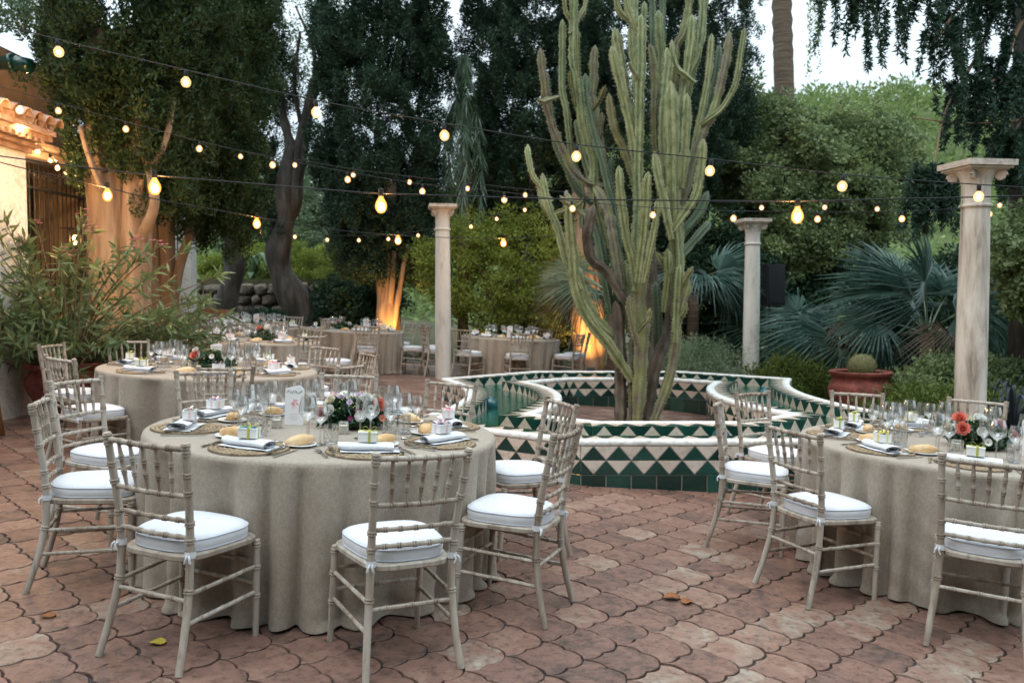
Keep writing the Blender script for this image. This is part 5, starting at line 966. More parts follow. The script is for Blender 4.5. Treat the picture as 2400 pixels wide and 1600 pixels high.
def seat_outline(k=1.0, n=40, back=.180, front=.226, d0=-.190, d1=.242, rd=5.):
    pts = []
    for i in range(n):
        a = 2 * PI * i / n; c, s_ = math.cos(a), math.sin(a); x = np.sign(c) * abs(c) ** (2 / rd); y = np.sign(s_) * abs(s_) ** (2 / rd); hw = back + (front - back) * (y + 1) / 2; pts.append((x * hw * k, (d0 + d1) / 2 + y * (d1 - d0) / 2 * k))
    return np.array(pts)
def slab(prof, out, mats, name, smooth=True):
    b_ = MB(); n = len(out); c = out.mean(0); V = []
    for k, z in prof: V.append(np.c_[c + (out - c) * k, np.full(n, z)])
    V = np.concatenate(V); m_ = len(prof); F = [(i * n + k, i * n + (k + 1) % n, (i + 1) * n + (k + 1) % n, (i + 1) * n + k) for i in range(m_ - 1) for k in range(n)] + [tuple(range(n - 1, -1, -1)), tuple((m_ - 1) * n + k for k in range(n))]
    b_.add(V, F); return b_.mesh(name, mats, smooth, 45)
so = seat_outline(); CH.append(('seat', slab([(.97, .424), (1, .430), (1, .446), (.97, .452)], so, M['wood'], 'seat'), None))
co = seat_outline(.985, 48, .176, .218, -.176, .236, 3.2)
cush = slab([(.93, .453), (.98, .458), (1.0, .472), (1.002, .488), (.99, .502), (.95, .512), (.86, .519), (.66, .526), (.4, .529), (.1, .530)], co, M['cushion'], 'cushion')
b_ = MB()
for z, k in ((.502, .995), (.457, .985)):
    c = co.mean(0); q = c + (co - c) * k; P = np.c_[q, np.full(len(q), z)]; P = np.vstack([P, P[:1]]); b_.tube(P, .0028, 5, False)
pipe = b_.mesh('piping', M['piping'], True); CH.append(('cushion', cush, None, [('piping', pipe, None)]))
tie = []
for s in (-1, 1):
    b_ = MB(); p = post_at(.462, s); b_.tube([p + [0, 0, -.013], p + [0, 0, .013]], .021, 10, False); b_.tube(curve_pts([p + [s * .012, -.02, 0], p + [s * .02, -.028, -.008], p + [s * .024, -.026, -.03]], 4), [.005] * 9, 4); b_.tube(curve_pts([p + [s * .0, -.021, 0], p + [s * .004, -.028, -.012], p + [-s * .004, -.026, -.034]], 4), [.0045] * 9, 4)
    tie.append(('tie', b_.mesh('tie', M['cushion'], True), None))
CHAIR = ('chiavari_chair', None, CH + tie); CHAIR_FAR = ('chiavari_chair', None, CH)

# ================================================================== TABLES AND THEIR SEATS
TB = dict(T1=(-.99, 4.69), T2=(2.80, 5.2), T3=(-2.68, 7.67), T4=(-3.6, 11.9), T5=(-4.75, 15.9), T6=(-2.95, 16.1), T7=(.02, 16.3))
TN = dict(T1='the nearest table', T2='the table before the streaked column', T3='the table by the oleander pot', T4='the table behind the oleander', T5='the table before the iron gate', T6='the table by the glowing trunk', T7='the table behind the fountain')
# seats: measured place of the chair back (x, y) or (angle, radius), label of the chair, short name of the place
SEATS = dict(
 T1=[((-1.39, 3.43), 'limed wood chair seen from behind at the near table, beside the yellow leaf', 'the front chair by the yellow leaf'),
     ((-.32, 3.37), 'limed wood chair turned slightly, backing the camera in the middle of the near table front', 'the front middle chair'),
     ((.29, 4.13), 'limed wood chair at the near table with white tie knotted, closest to the open paving', 'the chair by the open paving'),
     ((.34, 5.28), 'limed wood chair at the near table standing before the tiled fountain wall', 'the chair before the fountain wall'),
     ((-.40, 6.07), 'limed wood chair across the near table in front of the fountain water', 'the chair before the fountain water'),
     ((-1.17, 6.28), 'limed wood chair at the far side of the near table behind the wine glasses', 'the chair behind the wine glasses'),
     ((-2.15, 6.02), 'limed wood chair at the far side of the near table, before the second tablecloth', 'the chair before the second tablecloth'),
     ((-2.62, 5.17), 'pale chair with grey-white posts at the near table, second from the oleander pot', 'the pale chair second from the pot'),
     ((-2.24, 4.28), 'pale chair seen edge-on at the near table with its cushion tied', 'the pale edge-on chair')],
 T2=[((1.57, 4.57), 'brownish limed chair angled to the column table with ribbon tie trailing', 'the chair with the trailing tie'),
     ((2.22, 3.86), 'greyish limed chair backing the camera at the column table, cut by the picture edge', 'the chair at the picture edge'),
     ((1.40, 5.62), 'limed chair seen edge-on at the column table beside the fountain wall', 'the chair by the fountain wall'),
     ((1.86, 6.45), 'warm pale limed chair at the column table nearest the fountain water', 'the pale chair nearest the water'),
     ((2.82, 6.85), 'limed chair facing the camera at the column table before the red bowl', 'the chair before the red bowl'),
     ((3.72, 6.72), 'limed chair facing the camera at the column table before the streaked column', 'the chair before the streaked column')],
 T3=[((-3.35, 6.55), 'brown limed chair with brown seat frame at the front of the second table', 'the brown chair at the front'),
     ((-4.05, 7.61), 'limed chair edge-on before the red oleander pot', 'the chair before the pot'),
     ((-3.82, 8.55), 'limed chair facing the camera under the oleander leaves', 'the chair under the oleander'),
     ((-2.13, 6.42), 'limed chair backing the camera in the middle of the second table', 'the middle front chair'),
     ((-1.3, 7.05), 'limed chair at the second table turned to the paving beside the fountain', 'the chair turned to the paving'),
     ((-1.38, 8.4), 'limed chair edge-on at the side of the second table toward the column', 'the edge-on chair toward the column'),
     ((-1.95, 9.05), 'limed chair facing the camera at the back of the second table', 'the back chair')],
 T4=[((-41, 1.35), 'limed chair backing the camera at the third table, beside the blue-white cloth fold', 'the front chair toward the fountain'), ((-96, 1.4), 'limed chair at the third table mostly behind wine glasses', 'the front middle chair'), ((70, 1.45), 'limed chair at the back of the third table', 'the back chair'), ((150, 1.45), 'limed chair at the third table half hidden by oleander leaves', 'the chair under oleander leaves'), ((112, 1.45), 'limed chair at the back of the third table toward the gate', 'the back chair toward the gate'), ((15, 1.45), 'limed chair at the third table on the side of the glowing trunk', 'the chair toward the glowing trunk'), ((-145, 1.45), 'limed chair at the third table behind the oleander pot', 'the chair behind the pot')],
 T5=[((-60, 1.4), 'small far limed chair at the front of the table by the iron gate', 'the front chair'), ((-110, 1.4), 'small far limed chair at the gate table behind the third table glasses', 'the chair behind the glasses'), ((-10, 1.4), 'small far limed chair on the trunk side of the gate table', 'the trunk side chair'), ((35, 1.4), 'small far dark-backed limed chair before the twisted trunk', 'the chair before the twisted trunk'), ((75, 1.4), 'small far limed chair facing the camera before the dark shrubs', 'the chair before the shrubs'), ((120, 1.4), 'small far limed chair facing the camera before the service table', 'the chair before the service table'), ((165, 1.4), 'small far limed chair by the oleander tips at the gate table', 'the chair by the oleander tips'), ((-155, 1.4), 'small far limed chair at the gate table nearest the pot', 'the chair nearest the pot')],
 T6=[((-70, 1.4), 'far limed chair backing the camera before the plain hanging cloth', 'the front chair'), ((-8, 1.45), 'far limed chair edge-on beside the glowing cypress trunk', 'the chair beside the trunk'), ((48, 1.4), 'far limed chair facing the camera before the glowing trunk', 'the chair before the trunk'), ((190, 1.4), 'far limed chair edge-on at the open side of the trunk table', 'the edge-on chair'), ((120, 1.4), 'far limed chair behind the glasses of the trunk table', 'the chair behind the glasses')],
 T7=[((-82, 1.4), 'far limed chair backing the camera just behind the fountain kerb', 'the chair behind the kerb'), ((-128, 1.45), 'far limed chair half hidden by the slender column', 'the chair beside the column'), ((176, 1.7), 'far limed chair edge-on between the two far tables', 'the edge-on chair'), ((-158, 1.75), 'far limed chair close beside the slender column in the gap', 'the chair in the gap'), ((62, 1.4), 'far limed chair facing the camera behind the far glasses', 'the chair behind the glasses'), ((-28, 1.45), 'far limed chair standing sideways before the orange floodlit trunk', 'the sideways chair'), ((2, 1.5), 'far limed chair edge-on nearest the orange floodlit trunk', 'the chair nearest the trunk')])
TOPZ = .765
def cloth(name, seed, R0=.935, square=0.0, hem=0.0):
    r_ = np.random.default_rng(seed); n = 420; th = np.arange(n) * 2 * PI / n
    nf = 23 + seed % 5; n2 = 9 + seed % 3; f = np.zeros(n)
    ph = th + .12 * np.sin(2 * th + seed) + .09 * np.sin(3 * th + 2 * seed)
    amp = .65 + .35 * np.sin(th * 3 + seed) * np.sin(th * 2 + 1.3 * seed)
    f = np.zeros(n); c_ = 0.
    while c_ < 2 * PI:
        wd_ = r_.uniform(.05, .125); dd_ = (th - c_ + PI) % (2 * PI) - PI; f = np.maximum(f, r_.uniform(.45, 1.0) * np.exp(-(np.abs(dd_) / wd_) ** 2.2)); c_ += wd_ * r_.uniform(1.9, 3.2)
    f = f * 2 - 1
    rings = [(0.001, TOPZ, 0), (.5, TOPZ, 0), (.85, TOPZ, 0), (.955, TOPZ, 0), (.985, TOPZ - .002, 0), (1.0, TOPZ - .009, 0), (1.006, TOPZ - .025, .0)]
    V = []
    for k, z, _ in rings: V.append(np.c_[R0 * k * np.cos(th), R0 * k * np.sin(th), np.full(n, z)])
    zs = np.concatenate([np.linspace(TOPZ - .05, .04, 20), [.016, .006]])
    for z in zs:
        t = (TOPZ - z) / TOPZ; rr = R0 * 1.004 + (np.where(f > 0, f * .05, f * .12)) * np.clip(t - .03, 0, 1) ** .55 + .03 * t * square * np.cos(4 * th)
        creas = .006 * np.sin(z * 38 + 5 * np.sin(th * 4 + seed)) * t * np.cos(3 * th + seed)
        if z < .03: rr = rr + .03 * (1 + np.sin(7 * th + seed)) * .5
        V.append(np.c_[(rr + creas) * np.cos(th), (rr + creas) * np.sin(th), np.full(n, max(z, .004)) + (.012 * (1 + np.sin(nf * ph + 1)) * .5 if z < .05 else 0)])
    m_ = len(V); F = [(i * n + k, i * n + (k + 1) % n, (i + 1) * n + (k + 1) % n, (i + 1) * n + k) for i in range(m_ - 1) for k in range(n)]
    F = [tuple(reversed(q)) for q in F]
    return mk_mesh(name, np.concatenate(V), F, M['linen'], True, [.5] * len(F))
b_ = MB(); b_.lathe([(.001, TOPZ - .03), (.915, TOPZ - .03), (.915, TOPZ - .008), (.001, TOPZ - .008)], 40); ttop = b_.mesh('tabletop', M['oldwood'])
b_ = MB(); b_.tube([(0, 0, 0), (0, 0, TOPZ - .03)], .02, 8); tleg = b_.mesh('leg', M['iron'])
TABLE = ('banquet_table', None, [('tabletop', ttop, None)] + [('leg', tleg, TR(.6 * math.cos(a), .6 * math.sin(a))) for a in (.8, 2.4, 3.9, 5.5)])
cr = random.Random(21)
PLACES = {}
for k, (tn, (tx, ty)) in enumerate(TB.items()):
    inst(TABLE, patio(tx, ty), 'round folding table under the cloth of ' + TN[tn], 'table', 'round banquet tables')
    ob('tablecloth', cloth('tablecloth', k + 3, square=1 if tn == 'T6' else .25), None, patio(tx, ty, 0, .3 * k), 'oat linen cloth hanging in folds to the ground over ' + TN[tn], 'tablecloth', 'linen cloths on the round tables')
    PLACES[tn] = []
    for pos, lab, short in SEATS[tn]:
        if abs(pos[0]) > 5.5 or (abs(pos[1]) < 2 and tn in ('T4', 'T5', 'T6', 'T7')): a = math.radians(pos[0]); bx, by = tx + pos[1] * math.cos(a), ty + pos[1] * math.sin(a)
        else: bx, by = pos
        fx, fy = tx - bx, ty - by; d = math.hypot(fx, fy); fx, fy = fx / d, fy / d
        if d < 1.41: bx, by = tx - fx * 1.41, ty - fy * 1.41
        fx, fy = fx, fy; rz = math.atan2(fy, fx) - PI / 2 + cr.uniform(-.10, .10)
        ox, oy = bx + .235 * math.cos(rz + PI / 2), by + .235 * math.sin(rz + PI / 2)
        near_ = tn in ('T1', 'T2', 'T3')
        inst(CHAIR if near_ else CHAIR_FAR, patio(ox, oy, 0, rz), lab, 'chair', 'limed wood chairs round the tables')
        PLACES[tn].append((math.atan2(by - ty, bx - tx), short))
PLACES['T2'] += [(math.radians(-25), 'the place at the picture edge'), (math.radians(20), 'the hidden far place')]

# ================================================================== TABLEWARE
# woven placemat: a coiled plait
b_ = MB(); nr_, na_ = 40, 84; V = []; T_ = []
for i in range(nr_ + 1):
    r = .185 * i / nr_; c_ = r / .185 * 9.0
    for k in range(na_):
        a = 2 * PI * k / na_; hgt = .007 + .0045 * abs(math.sin(PI * c_)) * (.6 + .4 * math.sin(a * 30 * (.35 + r / .185) + (int(c_) % 2) * 1.6)) * (1 if i < nr_ else 0); V.append((r * math.cos(a) * (1 + .01 * math.sin(a * 7)), r * math.sin(a), hgt))
V += [(.188 * math.cos(2 * PI * k / na_), .188 * math.sin(2 * PI * k / na_), .0005) for k in range(na_)]
F = [(i * na_ + k, i * na_ + (k + 1) % na_, (i + 1) * na_ + (k + 1) % na_, (i + 1) * na_ + k) for i in range(nr_ + 1) for k in range(na_)]
F = [tuple(reversed(f)) for f in F]
b_.add(V, F, [(.0 if abs(math.sin(PI * (((q // na_) + .5) / nr_ * 9.0))) < .45 else rnd.uniform(.3, 1)) for q in range(len(F))]); MAT_ = b_.mesh('placemat', M['seagrass'], True)
def lowmat():
    b = MB(); b.lathe([(.188, .0005), (.186, .008), (.17, .011), (.09, .010), (.001, .010)], 32); return b.mesh('placemat', M['seagrass'])
MATL = lowmat()
# rolled napkin: flattened spiral roll with a loose tail
def napkin(seed):
    r_ = random.Random(seed); b = MB(); P = []
    turns = 2.2; ns = 30
    for i in range(ns + 1):
        u = i / ns; a = u * turns * 2 * PI + .4; k = 1 - .55 * u; P.append((.048 * k * math.cos(a), .020 * k * math.sin(a) + .020))
    xs = np.linspace(-.125, .125, 9); V = []
    for x in xs: V += [(x + .01 * math.sin(x * 20), y * (1 + .25 * x / .125) + .006 * math.sin(x * 30), z) for y, z in P]
    m_ = len(P); F = [(i * m_ + k, i * m_ + k + 1, (i + 1) * m_ + k + 1, (i + 1) * m_ + k) for i in range(len(xs) - 1) for k in range(m_ - 1)]
    b.add(V, F)
    fx = np.linspace(-.12, .16, 6); V = [(x, y, .003 + .002 * math.sin(x * 25 + y * 30)) for x in fx for y in (-.065 + .02 * x, -.02, .03, .075)]; F = [(i * 4 + k, i * 4 + k + 1, (i + 1) * 4 + k + 1, (i + 1) * 4 + k) for i in range(5) for k in range(3)]; b.add(V, F)
    return b.mesh('napkin', M['napkin'], True)
NAP = [napkin(k) for k in range(3)]
def roundbox(b, c, d, bev=.002):
    b.box(c, d)
def favour(lid, rib):
    parts = []; b = MB(); b.box((0, 0, .021), (.088, .06, .042)); b.box((0, 0, .0435), (.091, .063, .007)); body = b.mesh('box_body', M['boxwhite'])
    b = MB(); b.box((0, 0, .0478), (.078, .05, .003)); parts.append(('lid_panel', b.mesh('lid_panel', M['lid_' + lid]), None))
    b = MB(); b.box((.008, 0, .0245), (.011, .0645, .0525)); b.box((0, .004, .0245), (.0925, .010, .0528))
    for s in (-1, 1):
        Q = curve_pts([(.008, .004, .051), (.008 + s * .018, .004 + .008, .068), (.008 + s * .034, .004 + .004, .062), (.008 + s * .02, .004 - .006, .053), (.008, .004, .051)], 4)
        V = np.concatenate([Q - [0, .005, 0], Q + [0, .005, 0]]); m_ = len(Q); b.add(V, [(i, i + 1, m_ + i + 1, m_ + i) for i in range(m_ - 1)])
        b.add([(.008, 0, .052), (.008 + s * .03, -.018, .056), (.008 + s * .036, -.01, .054), (.012, .006, .052)], [(0, 1, 2, 3)])
    parts.append(('ribbon', b.mesh('ribbon', M['rib_' + rib]), None)); return ('favour_box', None, [('box_body', body, None)] + parts)
FAV = {(l, r): favour(l, r) for l, r in [('blue', 'pink'), ('green', 'pink'), ('blue', 'lime'), ('cream', 'olive'), ('navy', 'pink'), ('pink', 'pink'), ('dark', 'olive'), ('cream', 'yellow'), ('dark', 'yellow')]}
b_ = MB(); b_.lathe([(.001, .004), (.05, .004), (.052, .0), (.055, .004), (.075, .011), (.082, .013), (.080, .015), (.056, .008), (.001, .007)], 30); PLATE = b_.mesh('bread_plate', M['china'], True, 60)
def roll(seed):
    r_ = np.random.default_rng(seed); n = 18; V = []; F = []; L_ = .078; m_ = 13
    for i in range(m_):
        u = -1 + 2 * i / (m_ - 1); rr = .034 * max(.02, (1 - abs(u) ** 2.2)) ** .62
        for k in range(n):
            a = 2 * PI * k / n; y = rr * math.cos(a); z = rr * math.sin(a) * .92; z = max(z, -.018) + .018
            if abs(a - PI / 2) < .2 and abs(u) < .8: z -= .004
            V.append((u * L_, y * (1.05 + .04 * r_.normal()), z * (1 + .03 * r_.normal()) + .006 * math.sin(u * 2)))
    F = [(i * n + k, i * n + (k + 1) % n, (i + 1) * n + (k + 1) % n, (i + 1) * n + k) for i in range(m_ - 1) for k in range(n)]
    return mk_mesh('bread_roll', V, F, M['bread'], True, [.5] * len(F))
ROLL = [roll(k) for k in range(4)]
def extr(b, out, z0, z1):
    n = len(out); V = [(x, y, z0) for x, y in out] + [(x, y, z1) for x, y in out]; b.add(V, [tuple(range(n - 1, -1, -1)), tuple(range(n, 2 * n))] + [(i, (i + 1) % n, n + (i + 1) % n, n + i) for i in range(n)])
b_ = MB(); b_.box((0, -.055, .004), (.010, .085, .0035)); b_.box((0, -.085, .0045), (.014, .03, .004)); b_.box((0, -.005, .005), (.006, .03, .003)); extr(b_, [(-.005, .008), (.005, .008), (.0115, .022), (.0115, .045), (-.0115, .045), (-.0115, .022)], .0045, .007)
for k in range(4): b_.box((-.0098 + k * .0065, .066, .007), (.0032, .044, .002))
FORK = b_.mesh('fork', M['steel'], True, 30)
b_ = MB(); b_.box((0, -.065, .0045), (.012, .09, .005)); b_.box((0, -.1, .0045), (.014, .03, .006)); extr(b_, [(-.006, -.02), (.006, -.02), (.009, .03), (.008, .085), (.002, .105), (-.005, .1), (-.006, .02)], .003, .0048); KNIFE = b_.mesh('knife', M['steel'], True, 30)
b_ = MB(); b_.box((0, -.05, .004), (.008, .1, .003)); b_.sphere((0, .025, .005), .017, 12, 6, (1, 1.5, .25)); SPOON = b_.mesh('dessert_spoon', M['steel'], True, 40)
def stem_glass(h, rb, rr, hb, rf=.034):
    """h height, rb widest bowl radius, rr rim radius, hb bowl height"""
    z0 = h - hb; pr = [(.0005, .003), (rf * .9, .002), (rf, .0015), (rf, .003), (.006, .007), (.0044, .02), (.0042, z0 - .012), (.006, z0)]
    for u in (.08, .2, .35, .5, .7, .85, 1.0):
        r = rb * math.sin(min(1, u / .42) * PI / 2) ** .75 if u < .42 else rb + (rr - rb) * ((u - .42) / .58) ** 1.3; pr.append((r, z0 + hb * u))
    b = MB(); b.lathe(pr, 24); return b.mesh('wine_glass', M['glass'], True, 60)
WG = stem_glass(.228, .047, .034, .118); WS = stem_glass(.205, .037, .028, .098, .032); FLU = stem_glass(.225, .028, .024, .125, .030)
b_ = MB(); b_.lathe([(.0005, .004), (.030, .003), (.033, .001), (.0365, .012), (.039, .045), (.0375, .092)], 24); TUM = b_.mesh('tumbler', M['glass'], True, 60)
b_ = MB(); b_.lathe([(.0005, .001), (.026, .001), (.029, .006), (.029, .06), (.027, .064)], 20); jar = b_.mesh('jar', M['glass'], True, 60); b_ = MB(); b_.lathe([(.0005, .004), (.0265, .004), (.0265, .045), (.0005, .047)], 20); wax = b_.mesh('wax', M['candle'], True, 50)
b_ = MB(); b_.tube([(0, 0, .046), (0, 0, .056)], .0008, 5); wick = b_.mesh('wick', M['iron'])
CANDLE = ('candle_jar', None, [('jar', jar, None), ('wax', wax, None), ('wick', wick, None)])
BOXN = {'blue': 'teal-blue', 'green': 'green', 'navy': 'navy', 'pink': 'pink', 'cream': 'cream', 'dark': 'bottle-green'}; RIBN = {'pink': 'pink', 'olive': 'olive', 'lime': 'lime', 'yellow': 'yellow'}
FSEQ = {'T1': [('blue', 'lime'), ('cream', 'olive'), ('navy', 'pink'), ('pink', 'pink'), ('blue', 'pink'), ('pink', 'pink'), ('navy', 'pink'), ('blue', 'pink'), ('green', 'pink')], 'T2': [('dark', 'yellow'), ('cream', 'olive'), ('dark', 'olive'), ('cream', 'olive'), ('cream', 'yellow'), ('dark', 'yellow'), ('cream', 'olive'), ('cream', 'olive')]}
keys = list(FAV); LONG = []
tw = random.Random(8)
def setting(tn, a, short, idx, detail):
    tx, ty = TB[tn]; at = TN[tn] if detail < 2 else TN[tn]
    where = 'before %s at %s' % (short, TN[tn])
    W0 = PT @ TR(tx, ty, TOPZ + .0008, a + PI / 2)   # local: +y towards the table centre, -y towards the diner
    def put(name, me, x, y, z, rz, lab, cat, grp, spec=None):
        Mx = W0 @ TR(x, y, z, rz); lb = lab + ' ' + where if where else lab + ' on ' + at
        if len(lb.split()) > 16: lb = lb.replace('the ', '')
        if len(lb.split()) > 16: LONG.append(lb)
        return inst(spec, Mx, lb, cat, grp) if spec else ob(name, me, None, Mx, lb, cat, grp)
    j = lambda s=.008: tw.uniform(-s, s)
    r0 = -.715
    put('placemat', MAT_ if detail else MATL, 0, r0, 0, tw.uniform(0, 6), 'woven seagrass placemat', 'placemat', 'seagrass placemats')
    na = tw.choice([-.25, .1, .35, -.05]); put('napkin', NAP[idx % 3], j(), r0 - .01 + j(), .0125, na, 'rolled white napkin', 'napkin', 'rolled napkins')
    lid, rib = FSEQ.get(tn, [keys[(idx * 2 + len(tn)) % len(keys)]] * 20)[idx] if tn in FSEQ else keys[(idx * 5 + int(tn[1])) % len(keys)]
    put(None, None, .005 + j(), r0 + .0 + j(), .056, na + tw.uniform(-.15, .3), '%s-lidded favour box with %s ribbon' % (BOXN[lid], RIBN[rib]), 'gift box', 'favour boxes', FAV[(lid, rib)])
    bxx, byy = -.245 + j(.015), r0 + .21 + j(.02); put('bread_plate', PLATE, bxx, byy, 0, 0, 'white bread plate', 'plate', 'bread plates'); put('bread_roll', ROLL[tw.randrange(4)], bxx, byy, .009, tw.uniform(-.7, .5), 'golden bread roll', 'bread', 'bread rolls')
    gx0 = .10
    for me, nm, dx, dy, lb in [(WG, 'wine_glass', gx0 + .03, .30, 'large clear wine glass'), (WS, 'wine_glass', gx0 + .115, .265, 'smaller clear wine glass'), (FLU, 'champagne_flute', gx0 - .01, .375, 'tall champagne flute'), (TUM, 'tumbler', gx0 + .13, .35, 'low clear tumbler')]:
        if detail == 0 and nm == 'tumbler': continue
        put(nm, me, dx + j(.012), r0 + dy + j(.012), 0, 0, lb, 'glass', 'glasses on the tables')
    if detail:
        put('fork', FORK, -.205 + j(.004), r0 + .01, .001, j(.08), 'outer steel fork', 'fork', 'forks'); put('fork', FORK, -.155 + j(.004), r0 + .03, .011, -.12 + j(.08), 'inner steel fork', 'fork', 'forks')
        put('knife', KNIFE, .207 + j(.004), r0 - .005, .001, j(.08), 'outer steel knife', 'knife', 'knives'); put('knife', KNIFE, .150 + j(.004), r0 + .01, .0125, .1 + j(.08), 'inner steel knife', 'knife', 'knives')
        put('dessert_spoon', SPOON, .03 + j(.01), r0 + .215, .0005, PI / 2 + j(.1), 'steel dessert spoon', 'spoon', 'spoons')
for tn, pl in PLACES.items():
    for i, (a, short) in enumerate(pl):
        if tn == 'T1' and short == 'the hidden far place': continue
        setting(tn, a, short, i, 2 if tn in ('T1', 'T2') else (1 if tn == 'T3' else 0))

# ---- centrepieces: low bowls of flowers
def petal_patch(b, c, d, up, ln, wd, curl, tint):
    d = np.array(d, float); s_ = np.cross(d, up); s_ = s_ / (np.linalg.norm(s_) + 1e-9); V = []
    for u in (0, .35, .7, 1.0):
        p = np.array(c) + d * ln * u + np.array(up) * ln * (curl * u * u); w_ = wd * (.35 + .95 * math.sin(u * 2.3 + .25))
        V += [p - s_ * w_ + np.array(up) * w_ * .35, p - np.array(up) * 0, p + s_ * w_ + np.array(up) * w_ * .35]
    b.add(V, [(i * 3 + k, i * 3 + k + 1, i * 3 + k + 4, i * 3 + k + 3) for i in range(3) for k in range(2)], tint)
def flower_mesh(kind, col, r, seed):
    r_ = random.Random(seed); b = MB(); up = np.array([0, 0, 1.])
    if kind == 'rose':
        for ring, (n, el, rr) in enumerate([(3, 1.35, .5), (4, 1.15, .62), (5, .9, .8), (6, .55, .95), (6, .2, 1.0)]):
            for k in range(n):
                a = 2 * PI * k / n + ring * .7; d = np.array([math.cos(a) * math.cos(el), math.sin(a) * math.cos(el), math.sin(el)]); petal_patch(b, (math.cos(a) * r * .08 * ring, math.sin(a) * r * .08 * ring, 0), d, np.array([-math.cos(a) * math.sin(el), -math.sin(a) * math.sin(el), math.cos(el)]), r * rr, r * .42, .25, r_.uniform(.2, .9))
    elif kind == 'open':
        for ring, (n, el) in enumerate([(5, .75), (6, .35)]):
            for k in range(n):
                a = 2 * PI * k / n + ring * .5; d = np.array([math.cos(a) * math.cos(el), math.sin(a) * math.cos(el), math.sin(el)]); petal_patch(b, (0, 0, 0), d, np.array([-math.cos(a) * math.sin(el), -math.sin(a) * math.sin(el), math.cos(el)]), r, r * .5, .2, r_.uniform(.3, 1))
    else:
        for k in range(12):
            a = 2 * PI * k / 12; d = np.array([math.cos(a), math.sin(a), .25]); petal_patch(b, (0, 0, 0), d, up, r, r * .16, .1, r_.uniform(.2, 1))
    return b.mesh('bloom', FL[col], True)
b_ = MB(); b_.sphere((0, 0, .004), .009, 8, 5, (1, 1, .7)); EYE = b_.mesh('flower_eye', M['budgreen'], True)
BL = {('rose', 'coral'): .05, ('open', 'white'): .052, ('rose', 'blush'): .042, ('daisy', 'white'): .034, ('daisy', 'lilac'): .026, ('open', 'plum'): .024, ('rose', 'cream'): .04, ('daisy', 'coral'): .03, ('open', 'lilac'): .03, ('rose', 'red'): .032, ('rose', 'white'): .045}
BLM = {k: flower_mesh(k[0], k[1], v, i) for i, (k, v) in enumerate(BL.items())}
CEN = {'T1': [('open', 'white', -.10, -.12, .10), ('rose', 'coral', .15, -.02, .13), ('open', 'white', .07, -.15, .08), ('daisy', 'lilac', .0, -.10, .15), ('open', 'plum', .02, -.17, .07), ('open', 'plum', .05, -.14, .11), ('daisy', 'white', -.06, .04, .18), ('rose', 'cream', -.12, -.02, .14), ('open', 'lilac', -.06, -.03, .16), ('rose', 'white', .08, -.02, .16), ('daisy', 'lilac', .03, .02, .18), ('rose', 'blush', -.16, -.09, .08), ('daisy', 'coral', .18, -.09, .07), ('daisy', 'white', .12, -.10, .12), ('rose', 'cream', .12, .08, .15)],
       'T2': [('rose', 'coral', -.15, -.10, .12), ('open', 'white', -.06, -.14, .11), ('rose', 'coral', -.12, .0, .17), ('open', 'white', -.02, -.02, .17), ('daisy', 'white', -.04, -.18, .06), ('daisy', 'white', .14, -.15, .06), ('rose', 'cream', -.19, .0, .11), ('daisy', 'lilac', .05, -.08, .16), ('rose', 'blush', .10, -.05, .15), ('rose', 'blush', .19, -.04, .09), ('rose', 'white', .03, .05, .17)]}
def centrepiece(tn, x, y, seed, big=True):
    tx, ty = TB[tn]; t = thing('flower_centrepiece', {'T1': 'low centrepiece of white, coral and lilac blooms on ', 'T2': 'low centrepiece with coral roses and white blooms on '}.get(tn, 'low mixed flower centrepiece on ') + TN[tn].replace('the ', 'the ', 1), 'flowers', patio(tx + x, ty + y, TOPZ), 'flower centrepieces')
    r_ = np.random.default_rng(seed); b_ = MB(); b_.lathe([(.001, .002), (.12, .002), (.16, .03), (.15, .05), (.001, .06)], 20); ob('bowl', b_.mesh('bowl', M['bouquetleaf'], True), t)
    n = 420 if big else 150; v = nrm(r_.normal(size=(n, 3))); v[:, 2] = np.abs(v[:, 2]); P = v * np.array([.17, .14, .10]) * r_.uniform(.5, 1, (n, 1)) + [0, 0, .03]; D = v + r_.normal(size=(n, 3)) * .5
    global R; keep = R; R = r_; ob('foliage', leaves(P, D, r_.uniform(.04, .085, n), r_.uniform(.010, .022, n), 'bouquetleaf', 'foliage', None, .15), t)
    k_ = n // 2; ob('eucalyptus', leaves(P[:k_] * [1.1, 1.1, 1], D[:k_], .05, .022, 'eucalyptus', 'eucalyptus'), t); R = keep
    for (kd, cl, fx, fy, fz) in (CEN[tn] if tn in CEN else [[('rose', 'coral'), ('open', 'white'), ('rose', 'blush'), ('daisy', 'white'), ('rose', 'cream'), ('open', 'lilac'), ('rose', 'white')][i] + (r_.uniform(-.15, .15), r_.uniform(-.13, .1), r_.uniform(.09, .16)) for i in range(7)]):
        nv = Vector((fx * 2.2, fy * 2.2 - .35, fz * 3)).normalized(); q = nv.to_track_quat('Z', 'Y').to_matrix().to_4x4(); q.translation = (fx, fy, fz)
        f = ob('bloom', BLM[(kd, cl)], t, q @ Matrix.Scale(.7, 4))
        if kd != 'rose': ob('flower_eye', EYE, f)
    b_ = MB()
    for i in range(60 if big else 20):
        v = nrm(r_.normal(size=3)); b_.sphere((v[0] * .17, v[1] * .15, abs(v[2]) * .11 + .06), .006, 6, 4)
    ob('buds', b_.mesh('buds', M['budgreen'], True), t)
centrepiece('T1', .12, .12, 1); centrepiece('T2', .10, .0, 2); centrepiece('T3', .02, .0, 3); centrepiece('T4', .15, .0, 4, False); centrepiece('T5', .05, 0, 5, False); centrepiece('T6', -.2, 0, 6, False); centrepiece('T7', .02, 0, 7, False)
